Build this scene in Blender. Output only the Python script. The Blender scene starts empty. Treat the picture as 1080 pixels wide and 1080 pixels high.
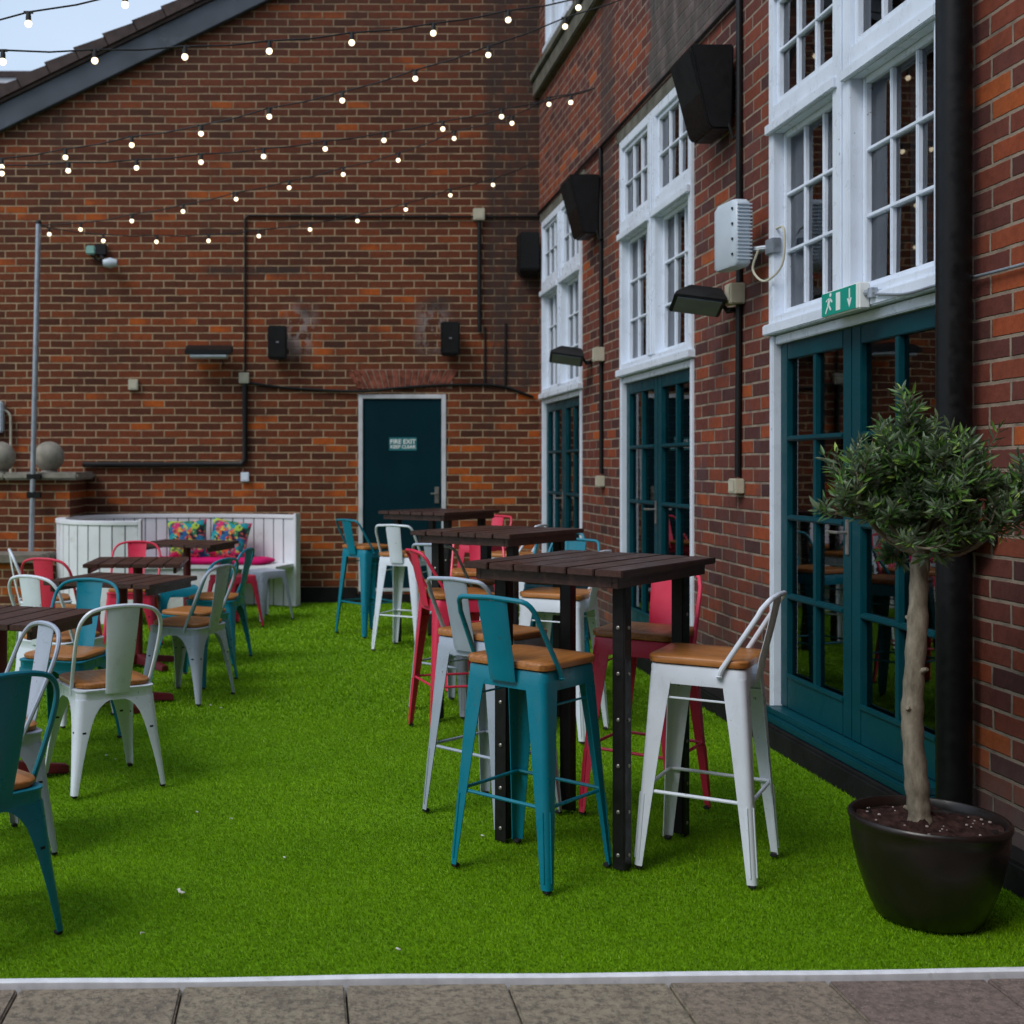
import bpy, bmesh, math, random
from mathutils import Vector, Matrix
random.seed(7)
R = math.radians
sc = bpy.context.scene
col = sc.collection
F = 1250.0; CX = 318.0; CY = 492.0; H = 1.4      # survey constants: focal length, vanishing point, eye height
W = 2.457                                        # brick face of the side building
YB = 12.24                                       # brick face of the gable wall

def at(x, y, Y):
    return Vector(((x-CX)*Y/F, Y, H-(y-CY)*Y/F))

# ------------------------------------------------------------------ mesh helper
class MB:
    def __init__(s): s.v = []; s.f = []; s.m = []
    def add(s, vs, fs, mi=0):
        o = len(s.v); s.v += [tuple(p) for p in vs]
        for f in fs: s.f.append([i+o for i in f]); s.m.append(mi)
    def box(s, x0, x1, y0, y1, z0, z1, mi=0, M=None):
        vs = [Vector((x, y, z)) for z in (z0, z1) for y in (y0, y1) for x in (x0, x1)]
        if M: vs = [M @ p for p in vs]
        s.add(vs, [(0,2,3,1),(4,5,7,6),(0,1,5,4),(2,6,7,3),(0,4,6,2),(1,3,7,5)], mi)
    def loft(s, loops, mi=0, cap=True, close=True):
        n = len(loops[0]); o = len(s.v)
        for L in loops: s.v += [tuple(p) for p in L]
        for k in range(len(loops)-1):
            for i in range(n if close else n-1):
                j = (i+1) % n
                s.f.append([o+k*n+i, o+k*n+j, o+(k+1)*n+j, o+(k+1)*n+i]); s.m.append(mi)
        if cap and close:
            s.f.append([o+i for i in range(n)][::-1]); s.m.append(mi)
            e = o+(len(loops)-1)*n
            s.f.append([e+i for i in range(n)]); s.m.append(mi)
    def tube(s, pts, r, n=8, mi=0, cap=True):
        pts = [Vector(p) for p in pts]
        t0 = (pts[1]-pts[0]).normalized()
        up = Vector((0,0,1)) if abs(t0.z) < .9 else Vector((1,0,0))
        nrm = (up - t0*up.dot(t0)).normalized()
        loops = []
        for i, p in enumerate(pts):
            if i == 0: t = pts[1]-pts[0]
            elif i == len(pts)-1: t = pts[-1]-pts[-2]
            else: t = (pts[i+1]-p).normalized()+(p-pts[i-1]).normalized()
            t.normalize()
            nrm = (nrm - t*nrm.dot(t)).normalized(); b = t.cross(nrm)
            rr = r[i] if isinstance(r, (list, tuple)) else r
            loops.append([p + (nrm*math.cos(a)+b*math.sin(a))*rr for a in [2*math.pi*k/n for k in range(n)]])
        s.loft(loops, mi, cap)
    def lathe(s, prof, n=24, c=(0,0,0), mi=0, cap=True):
        loops = [[(c[0]+r*math.cos(2*math.pi*k/n), c[1]+r*math.sin(2*math.pi*k/n), c[2]+z) for k in range(n)] for r, z in prof]
        s.loft(loops, mi, cap)
    def poly(s, pts, mi=0): s.add(pts, [tuple(range(len(pts)))], mi)
    def build(s, name, mats, parent=None, bevel=0, smooth=35, seg=2, loc=None, recalc=True, **tags):
        me = s.mesh(name, mats, bevel, smooth, seg, recalc)
        return link(name, me, parent, loc, **tags)
    def mesh(s, name, mats, bevel=0, smooth=35, seg=2, recalc=True):
        me = bpy.data.meshes.new(name)
        me.from_pydata(s.v, [], s.f)
        if not isinstance(mats, (list, tuple)): mats = [mats]
        for m in mats: me.materials.append(m)
        me.polygons.foreach_set('material_index', s.m)
        if recalc or bevel:
            bm = bmesh.new(); bm.from_mesh(me)
            if recalc: bmesh.ops.recalc_face_normals(bm, faces=bm.faces)
            if bevel:
                ed = [e for e in bm.edges if len(e.link_faces) == 2 and e.calc_face_angle(0) > R(35)]
                bmesh.ops.bevel(bm, geom=ed, offset=bevel, segments=seg, affect='EDGES', clamp_overlap=True)
            bm.to_mesh(me); bm.free()
        if smooth:
            me.polygons.foreach_set('use_smooth', [True]*len(me.polygons))
            me.set_sharp_from_angle(angle=R(smooth))
        me.update()
        return me

def link(name, me, parent=None, loc=None, label=None, cat=None, group=None, kind=None, rz=None):
    o = bpy.data.objects.new(name, me); col.objects.link(o)
    if parent: o.parent = parent
    if loc is not None: o.location = loc
    if rz is not None: o.rotation_euler = (0, 0, rz)
    if label: o['label'] = label
    if cat: o['category'] = cat
    if group: o['group'] = group
    if kind: o['kind'] = kind
    return o
def thing(name, label, cat, loc=(0,0,0), rz=0, group=None):
    return link(name, None, None, loc, label, cat, group, rz=rz)

def catmull(P, n=8):
    P = [Vector(p) for p in P]; Q = [P[0]*2-P[1]] + P + [P[-1]*2-P[-2]]; out = []
    for i in range(1, len(Q)-2):
        a, b, c, d = Q[i-1:i+3]
        for k in range(n):
            t = k/n
            out.append(.5*((2*b)+(c-a)*t+(2*a-5*b+4*c-d)*t*t+(3*b-a-3*c+d)*t*t*t))
    out.append(P[-1]); return out

# ------------------------------------------------------------------ materials
class NT:
    def __init__(s, m):
        m.use_nodes = True; s.t = m.node_tree; s.n = s.t.nodes; s.l = s.t.links
        s.b = s.n.get('Principled BSDF'); s.out = s.n.get('Material Output')
    def new(s, t, **k):
        nd = s.n.new(t)
        for a, b in k.items(): setattr(nd, a, b)
        return nd
    def put(s, sock, val):
        if hasattr(val, 'links') or isinstance(val, bpy.types.NodeSocket): s.l.new(val, sock)
        else: sock.default_value = val
    def math(s, op, a, b=None, c=None, clamp=False):
        nd = s.new('ShaderNodeMath', operation=op, use_clamp=clamp)
        s.put(nd.inputs[0], a)
        if b is not None: s.put(nd.inputs[1], b)
        if c is not None: s.put(nd.inputs[2], c)
        return nd.outputs[0]
    def mr(s, v, a, b, c=0.0, d=1.0, smooth=True):
        nd = s.new('ShaderNodeMapRange', interpolation_type='SMOOTHSTEP' if smooth else 'LINEAR')
        s.put(nd.inputs[0], v); s.put(nd.inputs[1], a); s.put(nd.inputs[2], b); s.put(nd.inputs[3], c); s.put(nd.inputs[4], d)
        return nd.outputs[0]
    def mix(s, f, a, b, bt='MIX'):
        nd = s.new('ShaderNodeMix', data_type='RGBA', blend_type=bt)
        s.put(nd.inputs[0], f); s.put(nd.inputs[6], a); s.put(nd.inputs[7], b); return nd.outputs[2]
    def noise(s, vec, scale, detail=4, rough=.55, dim='3D'):
        nd = s.new('ShaderNodeTexNoise', noise_dimensions=dim)
        if vec is not None: s.l.new(vec, nd.inputs['Vector'])
        nd.inputs['Scale'].default_value = scale; nd.inputs['Detail'].default_value = detail
        nd.inputs['Roughness'].default_value = rough
        return nd.outputs['Fac']
    def ramp(s, f, stops, interp='LINEAR'):
        nd = s.new('ShaderNodeValToRGB'); cr = nd.color_ramp; cr.interpolation = interp
        while len(cr.elements) < len(stops): cr.elements.new(.5)
        for e, (p, c) in zip(cr.elements, stops): e.position = p; e.color = (*c, 1)
        s.l.new(f, nd.inputs[0]); return nd.outputs[0]
    def coord(s, w='Object'): return s.new('ShaderNodeTexCoord').outputs[w]
    def mapv(s, vec, scale=(1,1,1), loc=(0,0,0)):
        nd = s.new('ShaderNodeMapping'); s.l.new(vec, nd.inputs[0]); nd.inputs[3].default_value = scale; nd.inputs[1].default_value = loc
        return nd.outputs[0]
    def bump(s, h, strength=.3, dist=.01):
        nd = s.new('ShaderNodeBump'); s.l.new(h, nd.inputs['Height']); nd.inputs['Strength'].default_value = strength
        nd.inputs['Distance'].default_value = dist; s.l.new(nd.outputs[0], s.b.inputs['Normal'])

def paint(name, c, rough=.4, var=.12, scale=6, bump=.0, spec=.5, metal=0, dirt=None, dscale=9, chips=False):
    m = bpy.data.materials.new(name); t = NT(m); co = t.coord()
    n = t.noise(co, scale, 5)
    lo = tuple(x*(1-var) for x in c); hi = tuple(min(1, x*(1+var)) for x in c)
    cc = t.ramp(n, [(.3, lo), (.7, hi)])
    if dirt:
        n3 = t.noise(co, dscale, 6, .7); cc = t.mix(t.mr(n3, .56, .72, 0, .7), cc, (*dirt, 1))
    if chips:
        n4 = t.noise(t.mapv(co, (1,1,1), (2,5,1)), 38, 4, .7); cc = t.mix(t.mr(n4, .685, .70, 0, .8), cc, (.10,.085,.075,1))
        n5 = t.noise(t.mapv(co, (1,1,.35)), 16, 4, .7); cc = t.mix(t.mr(n5, .55, .75, 0, .14), cc, (.16,.14,.12,1))
    t.l.new(cc, t.b.inputs['Base Color'])
    n2 = t.noise(co, scale*4, 3)
    t.l.new(t.mr(n2, .3, .7, max(.02, rough-.08), rough+.1), t.b.inputs['Roughness'])
    t.b.inputs['Specular IOR Level'].default_value = spec; t.b.inputs['Metallic'].default_value = metal
    if bump: t.bump(t.noise(co, 60, 5, .6), bump, .004)
    return m

def brick_mat(name, axis, stops, mortar, L=.235, HH=.0772, bias=None, extra=None, seed=0.0, mw=(.0045, .0085), gain=.52):
    m = bpy.data.materials.new(name); t = NT(m); co = t.coord()
    sx = t.new('ShaderNodeSeparateXYZ'); t.l.new(co, sx.inputs[0])
    u = sx.outputs[axis]; v = sx.outputs[2]
    wob = t.noise(co, 7, 3)
    u2 = t.math('ADD', u, t.math('MULTIPLY', t.math('SUBTRACT', wob, .5), .012))
    wob2 = t.noise(t.mapv(co, (1,1,1), (5,3,2)), 2.3, 3)
    v2 = t.math('ADD', v, t.math('MULTIPLY', t.math('SUBTRACT', wob2, .5), .014))
    vr = t.math('DIVIDE', v2, HH); row = t.math('FLOOR', vr); fv = t.math('FRACT', vr)
    sh = t.math('MULTIPLY', t.math('FLOORED_MODULO', row, 2.0), .5)
    wr = t.new('ShaderNodeTexWhiteNoise', noise_dimensions='1D'); t.l.new(row, wr.inputs['W'])
    sh = t.math('ADD', sh, t.math('MULTIPLY', wr.outputs['Value'], .10))
    ur = t.math('ADD', t.math('DIVIDE', u2, L), sh); cl = t.math('FLOOR', ur); fu = t.math('FRACT', ur)
    du = t.math('MULTIPLY', t.math('MINIMUM', fu, t.math('SUBTRACT', 1.0, fu)), L)
    dv = t.math('MULTIPLY', t.math('MINIMUM', fv, t.math('SUBTRACT', 1.0, fv)), HH)
    d = t.math('MINIMUM', du, dv)
    fine = t.noise(co, 55, 4, .6)
    d = t.math('ADD', d, t.math('MULTIPLY', t.math('SUBTRACT', fine, .5), .006))
    mask = t.mr(d, mw[0], mw[1])
    cb = t.new('ShaderNodeCombineXYZ'); t.l.new(cl, cb.inputs[0]); t.l.new(row, cb.inputs[1]); cb.inputs[2].default_value = seed
    wn = t.new('ShaderNodeTexWhiteNoise', noise_dimensions='3D'); t.l.new(cb.outputs[0], wn.inputs['Vector'])
    val = wn.outputs['Value']
    sw = t.new('ShaderNodeSeparateColor'); t.l.new(wn.outputs['Color'], sw.inputs[0])
    big = t.noise(t.mapv(co, (1,1,1.6)), 1.1, 2)
    val = t.math('ADD', val, t.math('MULTIPLY', t.math('SUBTRACT', big, .5), gain))
    if bias: val = bias(t, val, sx)
    base = t.ramp(val, stops)
    base = t.mix(t.mr(sw.outputs[1], 0, 1, 0, .32), base, t.mix(1.0, base, (.62,.60,.66,1), 'MULTIPLY'))
    mot = t.noise(co, 22, 6, .7)
    base = t.mix(t.mr(mot, .35, .75, 0, .55), base, t.mix(1.0, base, (.45,.42,.42,1), 'MULTIPLY'))
    grime = t.noise(t.mapv(co, (1,1,.55)), 1.7, 5, .6)
    mo = t.mix(t.mr(t.noise(co, 9, 4), .35, .8), mortar, tuple(x*.45 for x in mortar[:3])+(1,))
    cc = t.mix(mask, mo, base)
    cc = t.mix(t.mr(grime, .52, .75, 0, .5), cc, (.035,.028,.024,1))
    if extra: cc = extra(t, cc, sx, co)
    t.l.new(cc, t.b.inputs['Base Color'])
    t.b.inputs['Roughness'].default_value = .85
    t.b.inputs['Specular IOR Level'].default_value = .25
    hgt = t.math('ADD', mask, t.math('MULTIPLY', fine, .35))
    hgt = t.math('ADD', hgt, t.math('MULTIPLY', sw.outputs[0], .25))
    t.bump(hgt, .9, .007)
    return m

def band(t, s, a, b, soft):   # 1 between a and b
    return t.math('MULTIPLY', t.mr(s, a-soft, a+soft), t.mr(s, b-soft, b+soft, 1, 0))

def back_bias(t, val, sx):
    low = t.mr(sx.outputs[2], .1, 2.2, .18, 0.0, False)
    return t.math('ADD', val, low)
def back_extra(t, cc, sx, co):
    n = t.noise(t.mapv(co, (1,1,.6)), 7, 5, .7)
    X, Z = sx.outputs[0], sx.outputs[2]
    for (x0, x1, z0, z1) in ((-.12,.12,2.6,3.05), (1.22,1.48,2.62,3.05), (-.3,-.05,2.55,2.75)):
        k = t.math('MULTIPLY', band(t, X, x0, x1, .1), band(t, Z, z0, z1, .12))
        k = t.math('MULTIPLY', k, t.mr(n, .46, .54, 0, .75))
        cc = t.mix(k, cc, (.30,.25,.235,1))
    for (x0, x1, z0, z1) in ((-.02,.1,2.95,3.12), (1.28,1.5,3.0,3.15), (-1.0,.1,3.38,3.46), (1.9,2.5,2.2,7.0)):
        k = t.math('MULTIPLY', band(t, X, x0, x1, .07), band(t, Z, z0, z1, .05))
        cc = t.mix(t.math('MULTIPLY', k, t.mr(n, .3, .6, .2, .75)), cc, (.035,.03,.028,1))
    # darker brown towards the top of the gable
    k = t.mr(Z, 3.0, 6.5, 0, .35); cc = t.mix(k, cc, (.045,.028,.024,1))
    return cc
def side_extra(t, cc, sx, co):
    Y, Z = sx.outputs[1], sx.outputs[2]
    n = t.noise(co, 3.5, 5, .65); n2 = t.noise(t.mapv(co, (1,1,.4)), 6, 5, .7)
    # cement-rendered patch high on the wall
    yy = t.math('ADD', Y, t.math('MULTIPLY', t.math('SUBTRACT', n, .5), .35))
    zz = t.math('ADD', Z, t.math('MULTIPLY', t.math('SUBTRACT', n, .5), .3))
    k = t.math('MULTIPLY', band(t, yy, 5.9, 8.35, .03), t.mr(zz, 3.98, 4.08))
    cem = t.ramp(n2, [(.3, (.045,.042,.038)), (.55, (.10,.092,.084)), (.75, (.16,.15,.145))])
    cc = t.mix(t.math('MULTIPLY', k, .9), cc, cem)
    # lime bloom
    k = t.math('MULTIPLY', band(t, Z, 3.9, 5.3, .3), t.mr(n2, .5, .68, 0, .45)); cc = t.mix(k, cc, (.22,.13,.13,1))
    k = t.math('MULTIPLY', band(t, Y, 6.2, 7.4, .1), t.mr(n, .48, .66, 0, .55)); cc = t.mix(k, cc, (.09,.05,.055,1))
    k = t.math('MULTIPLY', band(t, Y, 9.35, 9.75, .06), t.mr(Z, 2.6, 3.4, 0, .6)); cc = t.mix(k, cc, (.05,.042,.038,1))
    k = t.math('MULTIPLY', t.mr(Z, .55, .12, 0, .7), t.mr(n2, .35, .6, .4, 1)); cc = t.mix(k, cc, (.10,.09,.085,1))
    return cc

MAT = {}
MAT['brick_back'] = brick_mat('gable brickwork', 0,
    [(0, (.085,.029,.016)), (.25, (.120,.036,.017)), (.6, (.158,.042,.018)), (.9, (.21,.051,.018)), (.975, (.28,.064,.018)), (1, (.46,.10,.015))],
    (.43,.30,.18,1), bias=back_bias, extra=back_extra, seed=1.3)
MAT['brick_side'] = brick_mat('side building brickwork', 1,
    [(0, (.075,.032,.030)), (.2, (.120,.040,.032)), (.55, (.175,.047,.031)), (.85, (.235,.058,.029)), (.985, (.32,.070,.025)), (1, (.42,.10,.025))],
    (.31,.24,.18,1), extra=side_extra, seed=4.1, gain=.22)
MAT['brick_plain'] = paint('arch brick', (.20,.062,.04), .85, .6, 14, .6, .2)
MAT['mortar'] = paint('mortar', (.30,.22,.16), .9, .3, 20, .4, .2)
MAT['white'] = paint('white gloss window paint', (.60,.67,.80), .38, .06, 3, .05, dirt=(.5,.52,.55), dscale=3)
MAT['white_dull'] = paint('weathered white paint', (.55,.57,.6), .55, .2, 5, .1)
MAT['teal_door'] = paint('teal door paint', (.0008,.050,.066), .38, .15, 3, .04, .25)
MAT['teal_dark'] = paint('dark teal door paint', (.0004,.022,.032), .6, .15, 2, .02, .12)
MAT['black'] = paint('black plastic', (.007,.007,.0075), .5, .2, 8, 0, .3)
MAT['black_gloss'] = paint('black gloss iron paint', (.005,.0055,.006), .42, .3, 8, .03, .25)
MAT['black_step'] = paint('black bitumen plinth', (.010,.010,.010), .75, .4, 7, .4, .2)
MAT['cream'] = paint('cream plastic', (.50,.47,.36), .5, .1, 8)
MAT['grey_plastic'] = paint('pale grey plastic', (.50,.57,.64), .4, .06, 6)
MAT['pole'] = paint('galvanised steel', (.34,.38,.43), .4, .2, 12, metal=.5)
MAT['stone'] = paint('weathered stone', (.27,.25,.21), .85, .3, 9, .5, .2, dirt=(.10,.10,.08))
MAT['ledge'] = paint('mossy stone ledge', (.13,.125,.10), .9, .4, 7, .6, .2, dirt=(.03,.03,.025))
MAT['fascia'] = paint('dark grey fascia paint', (.045,.055,.07), .5, .3, 4, .1, dirt=(.10,.12,.14), dscale=2.5)
MAT['tile'] = paint('old clay roof tile', (.055,.035,.032), .85, .4, 8, .5)
MAT['old_wood'] = paint('grey weathered timber', (.18,.155,.125), .8, .3, 9, .5)
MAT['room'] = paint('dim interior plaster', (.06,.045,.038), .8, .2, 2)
MAT['curtain'] = paint('blue grey curtain', (.24,.29,.36), .8, .15, 8)
MAT['edge_metal'] = paint('aluminium edging strip', (.78,.81,.87), .4, .12, 20, .1, dirt=(.4,.42,.4), dscale=14)
MAT['soil'] = paint('potting soil', (.035,.018,.015), .95, .6, 40, 1, .1)
MAT['pebble'] = paint('pebble', (.35,.3,.27), .6, .4, 20)
MAT['litter'] = paint('scrap of paper', (.7,.68,.64), .8, .1, 20)
MAT['rubber'] = paint('black rubber', (.015,.015,.015), .7, .2, 8)
MAT['bolt'] = paint('steel bolt', (.35,.33,.31), .35, .2, 30, metal=.7)
MAT['magenta'] = paint('magenta canvas cushion', (.60,.006,.13), .8, .15, 6, .3, .2)
MAT['bench'] = paint('white painted boards', (.72,.74,.78), .5, .08, 3, .1, dirt=(.5,.48,.46), dscale=4)
MAT['table_leg'] = paint('black steel angle leg', (.010,.0095,.010), .45, .3, 10, .05, .3)
PC = {'teal': (.0,.19,.275), 'white': (.73,.80,.90), 'red': (.68,.032,.085), 'grey': (.40,.46,.56)}
for k, c in PC.items():
    MAT[k] = paint(k+' chair enamel', c, .33, .07, 3, .03, chips=True)
MAT['grey'].node_tree.nodes['Principled BSDF'].inputs['Metallic'].default_value = .15
MAT['base_red'] = paint('dark red cast iron', (.13,.007,.013), .45, .2, 8, .1)

def wood_mat(name, a, b, rough=.45, ax=0, plank=0):
    m = bpy.data.materials.new(name); t = NT(m); co = t.coord()
    s = [14, 14, 14]; s[ax] = 1.2
    g = t.noise(t.mapv(co, tuple(s)), 5, 6, .65)
    c = t.ramp(g, [(.28, a), (.72, b)])
    if plank:
        sx = t.new('ShaderNodeSeparateXYZ'); t.l.new(co, sx.inputs[0])
        w = t.new('ShaderNodeTexWhiteNoise', noise_dimensions='1D'); t.l.new(t.math('FLOOR', t.math('DIVIDE', sx.outputs[1-ax], plank)), w.inputs['W'])
        c = t.mix(t.mr(w.outputs['Value'], 0, 1, 0, .5), c, t.mix(1.0, c, (.6,.6,.62,1), 'MULTIPLY'))
    wr = t.noise(co, 5, 5, .7)
    c = t.mix(t.mr(wr, .55, .75, 0, .5), c, tuple(x*.45 for x in a)+(1,))
    t.l.new(c, t.b.inputs['Base Color']); t.l.new(t.mr(wr, .3, .7, rough-.1, rough+.15), t.b.inputs['Roughness'])
    t.bump(g, .25, .003); return m
MAT['seat_wood'] = wood_mat('oiled elm seat', (.24,.085,.018), (.50,.20,.048), .38)
MAT['table_wood'] = wood_mat('dark stained table planks', (.034,.014,.010), (.085,.036,.026), .36, 0, .105)

def glass_mat():
    m = bpy.data.materials.new('window glass'); t = NT(m)
    fr = t.new('ShaderNodeFresnel'); fr.inputs[0].default_value = 2.0
    gl = t.new('ShaderNodeBsdfGlossy'); gl.inputs['Roughness'].default_value = .015; gl.inputs['Color'].default_value = (.95,.97,1,1)
    tr = t.new('ShaderNodeBsdfTransparent'); tr.inputs[0].default_value = (.55,.6,.6,1)
    mx = t.new('ShaderNodeMixShader'); t.l.new(fr.outputs[0], mx.inputs[0]); t.l.new(tr.outputs[0], mx.inputs[1]); t.l.new(gl.outputs[0], mx.inputs[2])
    bp = t.new('ShaderNodeBump'); bp.inputs['Strength'].default_value = .04; bp.inputs['Distance'].default_value = .01
    t.l.new(t.noise(t.coord(), 3, 1), bp.inputs['Height']); t.l.new(bp.outputs[0], gl.inputs['Normal'])
    t.l.new(mx.outputs[0], t.out.inputs[0]); return m
MAT['glass'] = glass_mat()

def emit(name, c, s):
    m = bpy.data.materials.new(name); t = NT(m); t.b.inputs['Base Color'].default_value = (*c, 1)
    t.b.inputs['Emission Color'].default_value = (*c, 1); t.b.inputs['Emission Strength'].default_value = s; return m
MAT['bulb'] = emit('lit bulb', (1, .82, .56), 1.7)
MAT['sign_green'] = paint('green sign panel', (.0,.31,.23), .4, .05, 4)
MAT['sign_white'] = paint('white sign print', (.82,.86,.84), .4, .03, 4)
MAT['sign_teal'] = paint('teal door sign', (.01,.17,.19), .5, .05, 4)

def floral():
    m = bpy.data.materials.new('floral cushion print'); t = NT(m); co = t.coord()
    w = t.noise(co, 9, 2)
    cbm = t.new('ShaderNodeMix', data_type='VECTOR')
    v = t.new('ShaderNodeTexVoronoi', feature='F1'); v.inputs['Scale'].default_value = 14
    nz = t.new('ShaderNodeTexNoise'); t.l.new(co, nz.inputs['Vector']); nz.inputs['Scale'].default_value = 12
    t.l.new(co, cbm.inputs[4]); t.l.new(nz.outputs['Color'], cbm.inputs[5]); cbm.inputs[0].default_value = .09
    t.l.new(cbm.outputs[1], v.inputs['Vector'])
    sp = t.new('ShaderNodeSeparateColor'); t.l.new(v.outputs['Color'], sp.inputs[0])
    c = t.ramp(sp.outputs[0], [(0, (.01,.012,.02)), (.16, (.02,.10,.30)), (.3, (.0,.28,.33)), (.44, (.55,.02,.12)), (.58, (.75,.10,.03)), (.7, (.35,.50,.05)), (.82, (.85,.30,.32)), (.92, (.02,.16,.08))], 'CONSTANT')
    v2 = t.new('ShaderNodeTexVoronoi', feature='F1'); v2.inputs['Scale'].default_value = 42; t.l.new(cbm.outputs[1], v2.inputs['Vector'])
    sp2 = t.new('ShaderNodeSeparateColor'); t.l.new(v2.outputs['Color'], sp2.inputs[0])
    c2 = t.ramp(sp2.outputs[1], [(0, (.015,.02,.03)), (.35, (.02,.2,.25)), (.6, (.7,.12,.08)), (.8, (.6,.6,.1))], 'CONSTANT')
    c = t.mix(t.mr(sp2.outputs[2], .6, .62, 0, .75), c, c2)
    t.l.new(c, t.b.inputs['Base Color']); t.b.inputs['Roughness'].default_value = .85; return m
MAT['floral'] = floral()

def grass_mat():
    m = bpy.data.materials.new('artificial turf fibre'); t = NT(m)
    a = t.new('ShaderNodeAttribute', attribute_name='shade', attribute_type='GEOMETRY')
    c = t.ramp(a.outputs['Fac'], [(0, (.08,.20,.003)), (.45, (.22,.43,.003)), (.85, (.33,.58,.006)), (1, (.44,.66,.06))])
    n = t.noise(t.coord(), 1.1, 4)
    c = t.mix(t.mr(n, .35, .7, 0, .55), c, t.mix(1.0, c, (.55,.68,.5,1), 'MULTIPLY'))
    n = t.noise(t.mapv(t.coord(), (.35,1.6,1)), 3.0, 5, .65)
    c = t.mix(t.mr(n, .45, .7, 0, .35), c, t.mix(1.0, c, (.6,.62,.6,1), 'MULTIPLY'))
    t.l.new(c, t.b.inputs['Base Color']); t.b.inputs['Roughness'].default_value = .5
    t.b.inputs['Specular IOR Level'].default_value = .3
    tl = t.new('ShaderNodeBsdfTranslucent'); t.l.new(c, tl.inputs[0])
    mx = t.new('ShaderNodeMixShader'); mx.inputs[0].default_value = .25
    t.l.new(t.b.outputs[0], mx.inputs[1]); t.l.new(tl.outputs[0], mx.inputs[2]); t.l.new(mx.outputs[0], t.out.inputs[0])
    return m
MAT['grass'] = grass_mat()
MAT['turf_base'] = paint('turf backing', (.11,.24,.005), .9, .4, 60, .8, .1)

def slab_mat():
    m = bpy.data.materials.new('concrete paving slab'); t = NT(m); co = t.coord()
    a = t.new('ShaderNodeAttribute', attribute_name='tone', attribute_type='GEOMETRY')
    c = t.mix(a.outputs['Fac'], (.40,.34,.24,1), (.29,.21,.185,1))
    n = t.noise(co, 42, 7, .85); c = t.mix(t.mr(n, .42, .62, 0, .8), c, (.09,.075,.06,1))
    n2 = t.noise(co, 5, 5, .7); c = t.mix(t.mr(n2, .45, .7, 0, .5), c, (.13,.105,.085,1))
    n3 = t.noise(t.mapv(co, (1,1,1), (3,7,1)), 130, 2); c = t.mix(t.mr(n3, .62, .70, 0, .7), c, (.46,.40,.32,1))
    t.l.new(c, t.b.inputs['Base Color']); t.b.inputs['Roughness'].default_value = .88
    t.bump(n, 1.0, .008); return m
MAT['slab'] = slab_mat()
MAT['ground'] = paint('bare ground', (.10,.085,.07), .95, .3, 2, .5)
# ================================================================== SETTING: ground, paving, turf
def stripY(x): return 3.226 + .0256*x
g = MB(); g.poly([(-300,-300,-.06), (300,-300,-.06), (300,300,-.06), (-300,300,-.06)])
g.build('ground', MAT['ground'], kind='structure')

me_v = MB(); tones = []
for r in range(6):
    for c in range(-9, 14):
        x0 = -.757 + .4395*c + (0 if r % 2 == 0 else .22); 
        y1 = stripY(x0+.2) - .021 - r*.455; y0 = y1-.449
        dz = random.uniform(-.003, .002)
        x1 = x0+.4335
        a = len(me_v.f)
        sl = .0256*.43
        me_v.add([(x0,y0-sl/2,-.05),(x1,y0+sl/2,-.05),(x1,y1+sl/2,-.05),(x0,y1-sl/2,-.05),
                  (x0,y0-sl/2,-.004+dz),(x1,y0+sl/2,-.004+dz),(x1,y1+sl/2,-.004+dz),(x0,y1-sl/2,-.004+dz)],
                 [(0,3,2,1),(4,5,6,7),(0,1,5,4),(1,2,6,5),(2,3,7,6),(3,0,4,7)])
        tn = .95 if (c in (5,6,7) and r == 0) else random.uniform(0, .45)
        tones.append(((x0, x1, y0-.02, y1+.02), tn))
me = me_v.mesh('paving', MAT['slab'], bevel=.005, seg=2)
at_ = me.attributes.new('tone', 'FLOAT', 'FACE')
for p in me.polygons:
    c = p.center
    for (x0, x1, y0, y1), tn in tones:
        if x0-.01 <= c.x <= x1+.01 and y0 <= c.y <= y1: at_.data[p.index].value = tn; break
link('paving', me, kind='structure')

b = MB(); n = 40                                     # aluminium edging, slightly wavy
lo = []
for i in range(n+1):
    x = -3.6 + 6.4*i/n; y = stripY(x) + .0025*math.sin(x*4.1) ; z = .010+.0015*math.sin(x*7)
    lo.append([(x,y-.013,-.04), (x,y-.013,z-.003), (x,y-.009,z), (x,y+.007,z+.001), (x,y+.011,z-.004), (x,y+.011,-.04)])
b.loft(lo)
b.build('edging_strip', MAT['edge_metal'], label='pale metal edging strip along the front edge of the artificial grass', cat='edging')

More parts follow.
